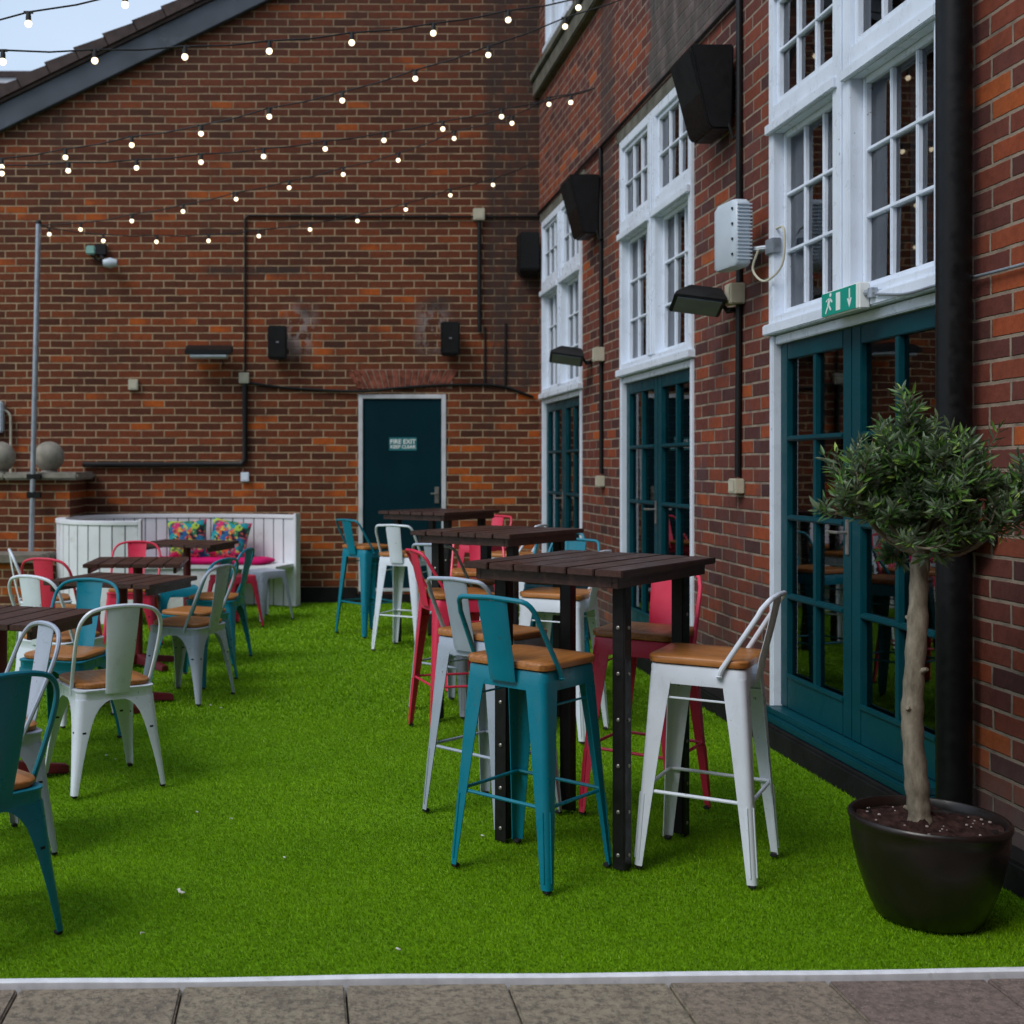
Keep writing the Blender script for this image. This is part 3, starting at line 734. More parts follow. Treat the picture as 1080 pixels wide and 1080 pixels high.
def low_table(x, y, ang, label, L=.30, D=.35, z=.74):
    root = thing('low_table', label, 'table', (x, y, 0), R(ang), 'dark square low tables on the left')
    b = MB(); n = 6; w = 2*D/n
    for k in range(n):
        b.box(-L-random.uniform(0,.004), L+random.uniform(0,.004), -D+w*k+.003, -D+w*(k+1)-.003, z-.026, z)
    b.build('tabletop', MAT['table_wood'], root, bevel=.003)
    for y0_, y1_ in ((-D+.03, -D+.05), (D-.05, D-.03)):
        b = MB(); b.box(-L+.03, L-.03, y0_, y1_, z-.065, z-.0265); b.build('apron', MAT['table_wood'], root, bevel=.002)
    b = MB(); b.tube([(0,0,.05), (0,0,z-.03)], .034, 14); b.box(-.13, .13, -.13, .13, z-.034, z-.027)
    b.build('pedestal', MAT['base_red'], root)
    for k in range(4):
        a = R(45+90*k); d_ = Vector((math.cos(a), math.sin(a), 0)); p_ = Vector((-d_.y, d_.x, 0))
        b = MB(); lo = []
        for s, wd, z0, z1 in ((.02,.035,.02,.09), (.15,.03,.012,.06), (.28,.028,.0,.04), (.31,.034,.0,.035)):
            lo.append([d_*s+p_*wd+Vector((0,0,z0)), d_*s-p_*wd+Vector((0,0,z0)), d_*s-p_*wd*.7+Vector((0,0,z1)), d_*s+p_*wd*.7+Vector((0,0,z1))])
        b.loft(lo); b.build('foot', MAT['base_red'], root, bevel=.004)
    return root

bar_table(1.10, 4.475, 49, 'nearest tall dark plank bar table, in front of the potted tree and teal doors')
bar_table(1.093, 6.574, 49, 'middle tall dark plank bar table, partly hidden behind the nearest one')
bar_table(1.10, 9.45, 50, 'farthest tall dark plank bar table, in front of the fire exit door')
low_table(-1.35, 5.30, 72, 'nearest low dark table, cut by the left edge of the photo')
low_table(-1.06, 7.0, 69, 'low dark table between the mint backed chair and the grey chair, second nearest')
low_table(-1.15, 8.33, 90, 'low dark slatted table in front of the red chair with the rounded back', .33, .33)
low_table(-1.0, 10.35, 72, 'farthest low dark table, in front of the floral cushions on the bench', .33, .36)

GS = 'metal bar stools with wooden seats around the tall tables'
ST = [('teal', .805, 4.15, 45, 'teal bar stool with low back, nearest of all the tall stools'),
 ('white', 1.437, 4.195, 148, 'white bar stool at the right of the nearest tall table, beside the teal doors'),
 ('grey', .7715, 4.797, 42, 'grey bar stool behind the nearest teal stool at the left of the nearest table'),
 ('red', 1.395, 4.81, 233, 'red bar stool behind the nearest white stool, facing the camera'),
 ('red', .816, 6.256, 12, 'red bar stool at the left of the middle table, beside the grey stool'),
 ('white', 1.36, 6.25, 148, 'white bar stool seen between the legs of the nearest tall table'),
 ('teal', 1.52, 6.98, 232, 'teal bar stool whose square back shows above the nearest table, by the brick wall'),
 ('grey', .90, 6.85, 45, 'grey bar stool whose splat shows just behind the red one at the middle table'),
 ('red', 1.12, 7.50, 262, 'red bar stool behind the middle table, mostly hidden under its top'),
 ('white', .805, 9.09, 59, 'white bar stool at the left of the farthest tall table, standing on its own'),
 ('teal', .56, 9.93, 35, 'teal bar stool in front of the dark fire exit door, farthest left'),
 ('white', 1.60, 9.02, 150, 'white bar stool at the right of the farthest tall table, only its back visible'),
 ('teal', 1.66, 7.72, 250, 'teal bar stool by the middle glazed doors, mostly hidden behind the middle table'),
 ('red', 1.60, 10.42, 228, 'red bar stool behind the farthest tall table near the corner')]
for c, x, y, h, l in ST: place('s', c, x, y, h, l, GS)
GC = 'round backed metal chairs around the low tables'
CH = [('teal', -1.01, 3.55, 135, 'teal metal chair in the left foreground, cut by the photo edge'),
 ('white', -.88, 5.27, 119, 'white metal chair with a mint tinted back splat standing at the nearest low table'),
 ('grey', -1.17, 4.33, 214, 'pale grey chair with a round hoop back behind the foreground teal chair'),
 ('teal', -1.19, 5.99, 252, 'bright teal chair facing the camera behind the nearest low table'),
 ('white', -1.34, 6.62, 58, 'white chair with a wide hoop back beside the left brick pier, behind the nearest table'),
 ('red', -1.57, 7.85, 68, 'red chair at the left with a splat leaning right, behind a white chair'),
 ('white', -1.84, 8.52, 15, 'small looking white chair farthest left, seen edge on beside the timber ledge'),
 ('red', -1.30, 9.12, 270, 'red chair facing the camera in front of the white slatted bench'),
 ('grey', -.69, 7.2, 153, 'grey steel chair with a wooden seat seen side on at the edge of the lawn'),
 ('teal', -.70, 7.72, 152, 'teal chair tucked directly behind the grey steel chair'),
 ('teal', -.62, 8.60, 165, 'teal chair with a tall leaning back beside the magenta seat cushion')]
for c, x, y, h, l in CH: place('c', c, x, y, h, l, GC)
GL = 'backless low metal stools near the bench'
for c, x, y, h, l in [('teal', -.97, 9.35, 12, 'backless teal stool in front of the farthest low table'),
 ('red', -.60, 10.36, 40, 'backless red stool beside the silver one in front of the bench'),
 ('grey', -.345, 10.87, 42, 'backless silver stool at the right end of the magenta cushion')]: place('l', c, x, y, h, l, GL)

# ================================================================== CURVED BENCH
bn = thing('curved_bench', 'white slatted bench curving round in front of the brick wall', 'bench')
path = catmull([(-1.45,10.52,0), (-1.75,10.52,0), (-2.08,10.68,0), (-2.28,11.08,0), (-2.25,11.55,0), (-1.98,11.95,0), (-1.5,12.13,0), (-.95,12.15,0), (-.45,12.10,0), (-.05,11.93,0)], 24)
# resample by arc length
acc = [0]
for i in range(1, len(path)): acc.append(acc[-1]+(path[i]-path[i-1]).length)
def on(s):
    s = max(0, min(acc[-1], s)); i = 1
    while i < len(acc)-1 and acc[i] < s: i += 1
    t_ = (s-acc[i-1])/(acc[i]-acc[i-1]); p = path[i-1].lerp(path[i], t_)
    d_ = (path[i]-path[i-1]).normalized(); return p, d_, Vector((d_.y, -d_.x, 0))   # inward normal
TL = acc[-1]; nb_ = 36; wd = TL/nb_
bo = MB(); core = MB(); cap = MB(); seat = MB(); skirt = MB()
for k in range(nb_):
    p0, d0, n0 = on(wd*k+.005); p1, d1, n1 = on(wd*(k+1)-.005)
    z1 = .875; jz = random.uniform(-.002,.002)
    for off0, off1 in ((-.012, 0.004), (.052, .066)):
        bo.loft([[p0+n0*off0, p0+n0*off1, p0+n0*off1+Vector((0,0,z1)), p0+n0*off0+Vector((0,0,z1))],
                 [p1+n1*off0, p1+n1*off1, p1+n1*off1+Vector((0,0,z1)), p1+n1*off0+Vector((0,0,z1))]])
def ribbon(b_, o0, o1, z0, z1, s0=0, s1=None, n_=90):
    s1 = TL if s1 is None else s1; lo = []
    for i in range(n_+1):
        p, d_, nn_ = on(s0+(s1-s0)*i/n_)
        lo.append([p+nn_*o0+Vector((0,0,z0)), p+nn_*o1+Vector((0,0,z0)), p+nn_*o1+Vector((0,0,z1)), p+nn_*o0+Vector((0,0,z1))])
    b_.loft(lo)
ribbon(core, .008, .048, 0, .872)
bb = bo.build('backrest', MAT['bench'], bn, bevel=.0025)
core.build('backing_panel', MAT['old_wood'], bb)
ribbon(cap, -.022, .076, .876, .915); cap.build('top_rail', MAT['bench'], bn, bevel=.005)
ribbon(seat, .07, .50, .395, .43, .35, TL); seat.build('seat', MAT['bench'], bn, bevel=.005)
ribbon(skirt, .455, .48, 0, .394, .38, TL-.75); skirt.build('front_skirt', MAT['bench'], bn)
for s_ in (0, TL):
    p, d_, n_ = on(s_); b = MB(); q = d_*(.03 if s_ else -.03)
    b.loft([[p+n_*-.03+q*0, p+n_*.085+q*0, p+n_*.085+q, p+n_*-.03+q], [v+Vector((0,0,.93)) for v in (p+n_*-.03+q*0, p+n_*.085+q*0, p+n_*.085+q, p+n_*-.03+q)]])
    b.build('end_post', MAT['bench'], bn, bevel=.004)
# magenta pad on the seat
b = MB(); s0, s1 = TL-1.52, TL-.16; lo = []
for i in range(41):
    t_ = i/40; p, d_, n_ = on(s0+(s1-s0)*t_); e = min(1, math.sqrt(max(0, 1-(abs(2*t_-1)**14))))*.98+.02
    ring = []
    for a in [2*math.pi*k/16 for k in range(16)]:
        cx_, cz_ = math.copysign(abs(math.cos(a))**.45, math.cos(a)), math.copysign(abs(math.sin(a))**.6, math.sin(a))
        wv = .003*math.sin(t_*60+cx_*3)
        ring.append(p+n_*(.29+.20*cx_*(.7+.3*e))+Vector((0,0,.462+(.034+wv)*cz_*e)))
    lo.append(ring)
b.loft(lo)
b.build('seat_cushion', MAT['magenta'], smooth=60, label='long magenta seat cushion lying on the white bench', cat='cushion')
def pillow(x, y, z, rz, tilt, roll, label):
    n = 14; b = MB(); S_ = .20
    for sgn in (1, -1):
        G_ = [[None]*(n+1) for _ in range(n+1)]
        vs = []; fs = []
        for i in range(n+1):
            for j in range(n+1):
                u, v = 2*i/n-1, 2*j/n-1
                h = .075*((1-u**4)*(1-v**4))**.6
                k = 1-.07*(1-abs(u)**2)*(abs(v)**3); k2 = 1-.07*(1-abs(v)**2)*(abs(u)**3)
                vs.append((u*S_*k2, sgn*h, v*S_*k))
        for i in range(n):
            for j in range(n):
                a = i*(n+1)+j; fs.append((a, a+1, a+n+2, a+n+1))
        b.add(vs, fs)
    me_ = b.mesh('pillow', MAT['floral'], smooth=60)
    o = link('pillow', me_, None, (x, y, z), label, 'cushion', 'floral scatter cushions')
    o.rotation_euler = (R(tilt), R(roll), R(rz)); return o
pillow(-1.14, 11.88, .67, 3, -14, -3, 'floral cushion with teal and coral print, left one on the white bench')
pillow(-.725, 11.86, .67, -8, -14, 9, 'floral cushion with a black corner and red flowers, right one on the white bench')

# ================================================================== BRICK PIERS, BALLS, LEDGE, POLE
gw = thing('garden_wall', 'low sooty brick wall with pale stone coping in the back left corner', 'wall', (0,0,0))
b = MB(); b.box(-2.78, -2.22, 11.35, YB-.003, -.05, 1.27); b.box(-6.0, -2.78, 11.42, YB-.003, -.05, 1.27)
b.build('brickwork', MAT['brick_back'], gw, smooth=0)
b = MB(); b.box(-2.84, -2.13, 11.27, YB-.003, 1.271, 1.345); b.build('coping', MAT['stone'], gw, bevel=.02)
b = MB(); b.box(-6.0, -2.842, 11.34, YB-.003, 1.271, 1.34); b.build('coping', MAT['stone'], gw, bevel=.02)
def ball(x, y, z, r, label):
    b = MB(); b.lathe([(max(.001, r*math.sin(a)), -r*math.cos(a)) for a in [math.pi*k/24 for k in range(25)]], 36)
    b.lathe([(.07,-r-.004), (.085,-r-.004), (.06,-r+.03), (.055,-r+.03)], 24)
    b.build('stone_ball', MAT['stone'], None, loc=(x,y,z+.004), smooth=60, label=label, cat='stone ball', group='stone balls on the coping')
ball(-2.46, 11.55, 1.345+.148, .148, 'round stone ball on the coping to the right of the metal pole')
ball(-2.95, 11.6, 1.34+.15, .15, 'round stone ball on the coping at the left photo edge')
lg = thing('timber_ledge', 'low ledge capped with grey weathered timber between the pole and bench', 'ledge')
b = MB(); b.box(-3.3, -2.42, 10.75, 11.2, -.05, .52); b.build('brickwork', MAT['brick_back'], lg, smooth=0)
b = MB()
for k in range(3): b.box(-3.35, -2.36+.02*k, 10.70+.17*k, 10.86+.17*k, .525, .60)
b.build('timber_cap', MAT['old_wood'], lg, bevel=.008)
pl = thing('metal_pole', 'tall thin galvanised pole carrying the string lights at the left', 'pole')
b = MB(); b.tube([(-2.575, 11.23, 0), (-2.49, 11.22, 3.70)], [.026]*2, 14); b.build('shaft', MAT['pole'], pl)
b = MB(); b.box(-2.60, -2.47, 11.20, 11.27, 1.10, 1.16); b.box(-2.60, -2.47, 11.20, 11.27, 1.28, 1.33); b.build('clamp', MAT['black'], pl, bevel=.004)
b = MB(); b.lathe([(.001,.03),(.02,.026),(.03,.01),(.03,-.01)], 12, (-2.49,11.22,3.705)); b.build('cap', MAT['black'], pl)

# ================================================================== POT AND OLIVE TREE
PX_, PY_ = 1.952, 3.69
pt = thing('plant_pot', 'dark brown glazed pot on the grass in the right foreground', 'pot', (PX_, PY_, 0))
m = bpy.data.materials.new('dark glazed ceramic'); t = NT(m); co = t.coord()
n_ = t.noise(co, 9, 5, .6); t.l.new(t.ramp(n_, [(.3,(.006,.0045,.004)), (.7,(.016,.009,.007))]), t.b.inputs['Base Color'])
t.l.new(t.mr(t.noise(co, 14, 4), .3, .7, .30, .48), t.b.inputs['Roughness']); t.b.inputs['Coat Weight'].default_value = .08; t.b.inputs['Coat Roughness'].default_value = .1
t.bump(t.noise(co, 25, 3), .12, .004)
b = MB(); b.lathe([(.001,.0), (.138,.0), (.150,.006), (.175,.06), (.198,.13), (.214,.20), (.223,.26), (.224,.290), (.229,.296), (.230,.309), (.225,.315), (.216,.314), (.209,.303), (.207,.285), (.001,.27)], 56, cap=False)
b.build('pot_body', m, pt, smooth=50)
b = MB(); ringn = 40; lo = []
for k in range(9):
    r_ = .001+.2055*k/8
    lo.append([(r_*math.cos(a), r_*math.sin(a), .297+.006*math.sin(a*5+k)+.008*math.sin(a*9+k*2.1)-.012*(k/8)+.02*max(0,1-k/3)) for a in [2*math.pi*q/ringn for q in range(ringn)]])
b.loft(lo, cap=False)
so = b.build('soil', MAT['soil'], pt, smooth=60)
b = MB()
for k in range(30):
    a = random.uniform(0, 6.28); r_ = .175*math.sqrt(random.random())+.015; s_ = random.uniform(.002, .0055)
    b.lathe([(.0005,-s_*.6), (s_,-s_*.1), (s_*.8,s_*.5), (.0005,s_*.7)], 6, (r_*math.cos(a), r_*math.sin(a), .299))
b.build('pebbles', MAT['pebble'], so, kind='stuff')
tr = thing('olive_tree', 'small olive tree with a round leafy crown growing from the dark pot', 'tree', (PX_-.02, PY_, .27))
m = bpy.data.materials.new('olive bark'); t = NT(m); co = t.coord()
n_ = t.noise(t.mapv(co, (1,1,.35)), 30, 6, .7); t.l.new(t.ramp(n_, [(.3,(.09,.075,.05)), (.55,(.22,.19,.14)), (.8,(.36,.32,.25))]), t.b.inputs['Base Color']); t.b.inputs['Roughness'].default_value = .9; t.bump(n_, .8, .006)
MAT['bark'] = m
tp = [(.0,0,-.01), (-.008,0,.05), (-.018,.0,.16), (-.028,.004,.32), (-.026,0,.46), (-.014,.0,.64), (-.008,.0,.80), (0,.0,.88)]
tpp = catmull(tp, 6); rr_ = [.045 if i < 1 else (.036-.011*i/len(tpp))*(1+.06*math.sin(i*1.9)+.04*math.sin(i*.7)) for i in range(len(tpp))]
b = MB(); b.tube(tpp, rr_, 14)
for (z_, a_) in ((.12,2.8), (.27,.5), (.40,3.9), (.5,5.2), (.6,1.9)):      # pruning knots
    k = int(z_/.86*len(tpp)); p = tpp[k]; d_ = Vector((math.cos(a_), math.sin(a_), .4)).normalized()
    b.tube([p+d_*.02, p+d_*.047], [.012,.006], 7)
trunk = b.build('trunk', MAT['bark'], tr, smooth=60)
def olive_leaf():
    m = bpy.data.materials.new('olive leaf'); t = NT(m)
    a = t.new('ShaderNodeAttribute', attribute_name='leaf', attribute_type='GEOMETRY')
    top = t.ramp(a.outputs['Fac'], [(0,(.020,.050,.014)), (.45,(.065,.16,.033)), (.8,(.15,.30,.05)), (1,(.36,.50,.10))])
    ge = t.new('ShaderNodeNewGeometry')
    c = t.mix(t.math('MULTIPLY', ge.outputs['Backfacing'], .75), top, (.16,.20,.15,1))
    t.l.new(c, t.b.inputs['Base Color']); t.b.inputs['Roughness'].default_value = .42
    tl = t.new('ShaderNodeBsdfTranslucent'); t.l.new(c, tl.inputs[0]); mx = t.new('ShaderNodeMixShader'); mx.inputs[0].default_value = .2
    t.l.new(t.b.outputs[0], mx.inputs[1]); t.l.new(tl.outputs[0], mx.inputs[2]); t.l.new(mx.outputs[0], t.out.inputs[0]); return m
br = MB(); lv = MB(); lt = []
rnd = random.Random(11)
C0 = Vector((-.0,0,.86))
def leaf(p, d_, s, tone):
    up = Vector((rnd.uniform(-1,1), rnd.uniform(-1,1), rnd.uniform(-.2,1.2))); side = d_.cross(up)
    if side.length < .05: return
    side.normalize(); nr = side.cross(d_); w_ = s*.115; bend = rnd.uniform(-.12,.22)*s
    pts = [p, p+d_*s*.3+side*w_, p+d_*s*.65+side*w_*.85+nr*bend*.4, p+d_*s+nr*bend, p+d_*s*.65-side*w_*.85+nr*bend*.4, p+d_*s*.3-side*w_]
    mid1 = p+d_*s*.3-nr*w_*.35; mid2 = p+d_*s*.65-nr*w_*.3+nr*bend*.4
    o = len(lv.v); lv.v += [tuple(q) for q in pts+[mid1, mid2]]
    for f in ((0,1,6), (1,2,7,6), (2,3,7), (3,4,7), (4,5,6,7), (5,0,6)): lv.f.append([i+o for i in f]); lv.m.append(0); lt.append(tone)
def twig(p, d_, L, lvl):
    n_ = 5; pts = [p]; dd = d_.copy()
    for i in range(n_):
        dd = (dd + Vector((rnd.gauss(0,.14), rnd.gauss(0,.14), rnd.gauss(.17,.12)))).normalized(); pts.append(pts[-1]+dd*L/n_)
    r0 = {0:.011, 1:.006, 2:.0028, 3:.0018}[lvl]
    br.tube(pts, [r0*(1-.65*i/n_) for i in range(n_+1)], 5)
    if lvl < 3:
        for i in range({0:5, 1:5, 2:2}[lvl]):
            t_ = rnd.uniform(.25, 1.0)*n_; k = min(n_-1, int(t_)); q = pts[k].lerp(pts[k+1], t_-k)
            s_ = Vector((rnd.gauss(0,1), rnd.gauss(0,1), rnd.gauss(.15,.9))).normalized()
            twig(q, (dd*.75+s_*.85).normalized(), L*rnd.uniform(.38,.78), lvl+1)
    if lvl >= 2:
        m_ = 7 if lvl == 3 else 9
        for i in range(m_):
            t_ = (i+.8)/m_*n_; k = min(n_-1, int(t_)); q = pts[k].lerp(pts[k+1], min(1, t_-k))
            ax = (pts[k+1]-pts[k]).normalized(); sd = ax.orthogonal(); sd.rotate(Matrix.Rotation(i*1.57+rnd.uniform(-.4,.4), 3, ax))
            base = rnd.betavariate(2, 3.2)+.25*(i/m_)
            for sg in (1, -1):
                leaf(q, (ax*.95+sd*sg*.8).normalized(), rnd.uniform(.028,.050), min(1, base+rnd.uniform(-.1,.15)))
for k in range(20):
    a = k*2.4+rnd.uniform(-.2,.2); el = rnd.uniform(-.35, 1.35)
    d_ = Vector((math.cos(a)*math.cos(el), math.sin(a)*math.cos(el), math.sin(el)))
    twig(C0+Vector((0,0,.05*max(0, el))), d_, rnd.uniform(.17,.28)*(1-.24*max(0, math.sin(el))), 0)
crown_parent = link('crown', br.mesh('crown', MAT['bark'], smooth=60), tr)
me_ = lv.mesh('leaves', olive_leaf(), smooth=0, recalc=False); a_ = me_.attributes.new('leaf', 'FLOAT', 'FACE')
a_.data.foreach_set('value', lt); link('leaves', me_, crown_parent)
print('leaves', len(lt)//6)
# ================================================================== THINGS ON THE WALLS
def bw(x, y): return (x-CX)/102.1, (635-y)/102.1
def on_back(x, y, d=.02): X, Z = bw(x, y); return (X, YB-d, Z)
def wallbox(x, y, w, h, d, mat, name, label, cat, group=None, knock=True):
    X, Z = bw(x, y); root = thing(name, label, cat, (X, YB, Z), 0, group)
    b = MB(); b.box(-w/2, w/2, -d, -.001, -h/2, h/2); b.build('housing', MAT[mat], root, bevel=.005)
    b = MB(); b.box(-w*.36, w*.36, -d-.003, -d-.0005, -h*.36, h*.36); b.build('cover', MAT[mat], root, bevel=.003)
    return root
wallbox(141, 406, .10, .11, .05, 'cream', 'junction_box', 'small cream box alone on the brick wall above the left of the bench', 'junction box')
wallbox(257.5, 399, .105, .11, .06, 'cream', 'junction_box', 'small cream box where the thin and thick black pipes meet', 'junction box')
wallbox(258.5, 503, .085, .095, .05, 'white', 'wall_socket', 'white socket below the end of the thick black pipe', 'socket')
wallbox(504.5, 227, .115, .12, .06, 'cream', 'junction_box', 'cream box high on the back wall above a hanging black pipe', 'junction box')
def pipe(pts, r, label, cat='pipe', name='conduit', mat='black', group=None):
    b = MB(); b.tube(pts, r, 10); return b.build(name, MAT[mat], label=label, cat=cat, group=group)
pipe([on_back(572,229,.018), on_back(400,229,.018), on_back(262,228,.018), on_back(258.5,231,.018), on_back(258.5,393,.018)], .011, 'thin dark conduit running across the back wall and down to a cream box')
pipe([on_back(258.5,405,.035), on_back(258.5,485,.035), on_back(255,489.5,.035), on_back(170,490,.035), on_back(88,490,.035)], .028, 'thick black pipe turning from the cream box toward the stone ball')
pipe([on_back(505,234,.03), on_back(505,351,.03)], .02, 'black pipe hanging down from the high cream box')
pipe([on_back(511.5,345,.012), on_back(511,407,.012)], .010, 'left one of two short thin dark pipes right of the wall speaker')
pipe([on_back(533,341,.012), on_back(532.5,407,.012)], .012, 'right one of two short thin dark pipes, nearest the corner')
pipe(catmull([on_back(262,404,.02), on_back(300,409,.02), on_back(345,412,.02), on_back(384,413,.03), on_back(415,410,.03), on_back(455,407,.02), on_back(500,406,.02), on_back(530,408,.02), on_back(562,419,.02)], 6), .014, 'slack black cable running over the top of the fire door', 'cable', 'wall_cable')
def speaker(x, y, label):
    X, Z = bw(x, y); root = thing('wall_speaker', label, 'speaker', (X, YB, Z), 0, 'small black speakers either side of the fire door')
    b = MB(); b.loft([[(-.10,-.20,z), (.10,-.20,z), (.075,-.05,z), (-.075,-.05,z)] for z in (-.17, .17)]); b.build('cabinet', MAT['black'], root, bevel=.012)
    b = MB(); b.box(-.085, .085, -.206, -.2005, -.15, .15); b.build('grille', MAT['black_step'], root, bevel=.004)
    b = MB(); b.box(-.03, .03, -.052, -.001, -.09, .09); b.build('bracket', MAT['black'], root)
    b = MB(); b.box(-.014, .014, -.209, -.2065, -.006, .006); b.build('badge', MAT['pole'], root)
speaker(293, 363, 'small black wall speaker to the left of the fire door')
speaker(472.5, 359, 'small black wall speaker to the right above the fire door')
# linear floodlight
X, Z = bw(222, 375); fl = thing('wall_floodlight', 'wide flat grey floodlight on the back wall above the bench', 'floodlight', (X, YB, Z))
b = MB(); b.loft([[(-.24,-.30,-.02), (.24,-.30,-.02), (.24,-.30,.03), (-.24,-.30,.03)], [(-.24,-.08,.03), (.24,-.08,.03), (.24,-.08,.10), (-.24,-.08,.10)]]); b.build('lamp_head', MAT['black'], fl, bevel=.01)
b = MB(); b.box(-.19, .19, -.29, -.10, -.045, -.0); b.build('lamp_glass', MAT['grey_plastic'], fl, bevel=.01)
b = MB(); b.tube([(-.02,-.001,.03), (-.02,-.09,.06)], .015); b.tube([(.14,-.001,-.10), (.10,-.06,.0)], .007); b.build('bracket', MAT['black'], fl)
# twin security lamp with sensor
X, Z = bw(108, 273); fl = thing('security_lamp', 'small security lamp with pale green box and white spot head on the back wall', 'security lamp', (X, YB, Z))
b = MB(); b.box(-.155, -.06, -.10, -.03, .03, .12); b.build('sensor', paint('pale green plastic', (.22,.42,.36), .4), fl, bevel=.012)
b = MB(); b.box(-.06, .05, -.09, -.001, .03, .14); b.tube([(-.11,-.05,.03), (-.03,-.06,-.03), (.03,-.06,.03)], .012); b.tube([(-.01,-.06,.03), (.04,-.12,-.04)], .016); b.build('base', MAT['black'], fl, bevel=.006)
b = MB(); b.loft([[(.03+.02*s+ (.055-.012*abs(s))*math.cos(a)*.9, -.13-.05*s*0-.04, -.07+(.05-.012*abs(s))*math.sin(a)) if False else (.07*s+.10, -.12+.055*math.cos(a)*(1-.35*abs(s)), -.065+.055*math.sin(a)*(1-.35*abs(s))) for a in [2*math.pi*k/14 for k in range(14)]] for s in (-1,-.7,0,.7,1)]); b.build('spot_head', MAT['grey_plastic'], fl, smooth=60)
# grey meter box and cream hooked pipe at the left edge
b = MB(); b.box(-.14, .14, -.12, -.001, -.16, .16)
me_ = b.mesh('meter_box', MAT['grey_plastic'], bevel=.015); X, Z = bw(-9, 440)
link('meter_box', me_, None, (X, YB, Z), 'pale box on the wall cut by the left edge above the stone ball', 'meter box')
pipe(catmull([on_back(-8,433,.05), on_back(5,433,.05), on_back(11,437,.05), on_back(12.5,447,.05), on_back(12.5,498,.05)], 5), .013, 'thin cream pipe bending over beside the left stone ball', mat='cream')

# ---- on the side wall (x measured out from the wall as negative)
def sw(Y, Z, d=.02): return (W-d, Y, Z)
def tapered(Y, z0, z1, label, back=False):
    w = .39
    b = MB()
    lo0 = [(-.115,.03,z0), (-.0,.03,z0), (-.0,w-.03,z0), (-.115,w-.03,z0)]; lo1 = [(-.245,0,z1), (-.0,0,z1), (-.0,w,z1), (-.245,w,z1)]
    root = thing('outdoor_speaker', label, 'speaker', (W-.035, Y, 0), 0, 'black tapered outdoor speakers')
    b.loft([lo0, [(a[0]+(c[0]-a[0])*.12-.01*(a[0] < -.01), a[1], z0+.03) for a, c in zip(lo0, lo1)], lo1]); b.build('cabinet', MAT['black'], root, bevel=.01)
    b = MB(); b.loft([[(-.14,.05,z0+.05), (-.13,.05,z0+.05), (-.13,w-.05,z0+.05), (-.14,w-.05,z0+.05)], [(-.246,.03,z1-.03), (-.236,.03,z1-.03), (-.236,w-.03,z1-.03), (-.246,w-.03,z1-.03)]]); b.build('grille', MAT['black_step'], root)
    b = MB(); b.box(0, .034, .1, w-.1, z0+.1, z1-.1); b.tube([(-.02,.03,z0+.03), (.0,.02,z0-.06), (.02,.0,z0-.04)], .01); b.build('bracket', MAT['black'], root)
tapered(6.63, 3.30, 3.765, 'large black tapered speaker between the nearest two windows')
tapered(9.62, 3.30, 3.775, 'black tapered speaker between the two farther windows')
X, Z = bw(554, 272)
root = thing('outdoor_speaker', 'black speaker in the far corner beside the farthest window', 'speaker', (X, YB, Z), 0, 'black tapered outdoor speakers')
b = MB(); b.loft([[(-.06,-.12,-.22), (.09,-.12,-.22), (.09,-.04,-.22), (-.06,-.04,-.22)], [(-.10,-.25,-.16), (.10,-.25,-.16), (.10,-.04,-.16), (-.10,-.04,-.16)], [(-.10,-.25,.22), (.10,-.25,.22), (.10,-.04,.22), (-.10,-.04,.22)]]); b.build('cabinet', MAT['black'], root, bevel=.012)
b = MB(); b.box(-.03,.03,-.041,-.001,-.06,.06); b.build('bracket', MAT['black'], root)

pipe([sw(6.60,5.6,.02), sw(6.60,2.42,.02), sw(6.62,1.34,.02)], .018, 'black conduit running down past the white wall box between the nearest windows')
pipe([sw(9.66,4.0,.02), sw(9.64,2.36,.02), sw(9.64,1.34,.02)], .016, 'black conduit running down beside the far floodlight between the farther windows')
pipe([sw(12.2,4.0,.02), sw(9.2,4.005,.02), sw(6.6,4.02,.02)], .014, 'black cable running along the wall just above the windows', 'cable', 'wall_cable')
pipe(catmull([sw(4.95,2.12,.06), sw(4.7,2.085,.06), sw(4.45,2.085,.06), sw(4.2,2.085,.02), sw(3.2,2.08,.02), sw(2.0,2.09,.02)], 4), .006, 'thin grey cable running from the exit sign along the wall at the right edge', 'cable', 'wall_cable', 'pole')
def sbox(Y, Z, w, h, d, mat, name, label, cat):
    root = thing(name, label, cat, (W-.001, Y, Z))
    b = MB(); b.box(-d, 0, -w/2, w/2, -h/2, h/2); b.build('housing', MAT[mat], root, bevel=.006)
    b = MB(); b.box(-d-.003, -d-.0005, -w*.36, w*.36, -h*.36, h*.36); b.build('cover', MAT[mat], root, bevel=.002)
sbox(6.60, 2.36, .095, .115, .085, 'cream', 'junction_box', 'cream box on the conduit under the white wall box', 'junction box')
sbox(6.62, 1.29, .11, .085, .055, 'cream', 'wall_socket', 'cream socket at the foot of the conduit between the nearest doors', 'socket')
sbox(9.64, 2.31, .10, .115, .08, 'cream', 'junction_box', 'cream box on the conduit beside the far floodlight', 'junction box')
sbox(9.64, 1.28, .11, .09, .055, 'cream', 'wall_socket', 'cream socket at the foot of the farther conduit', 'socket')
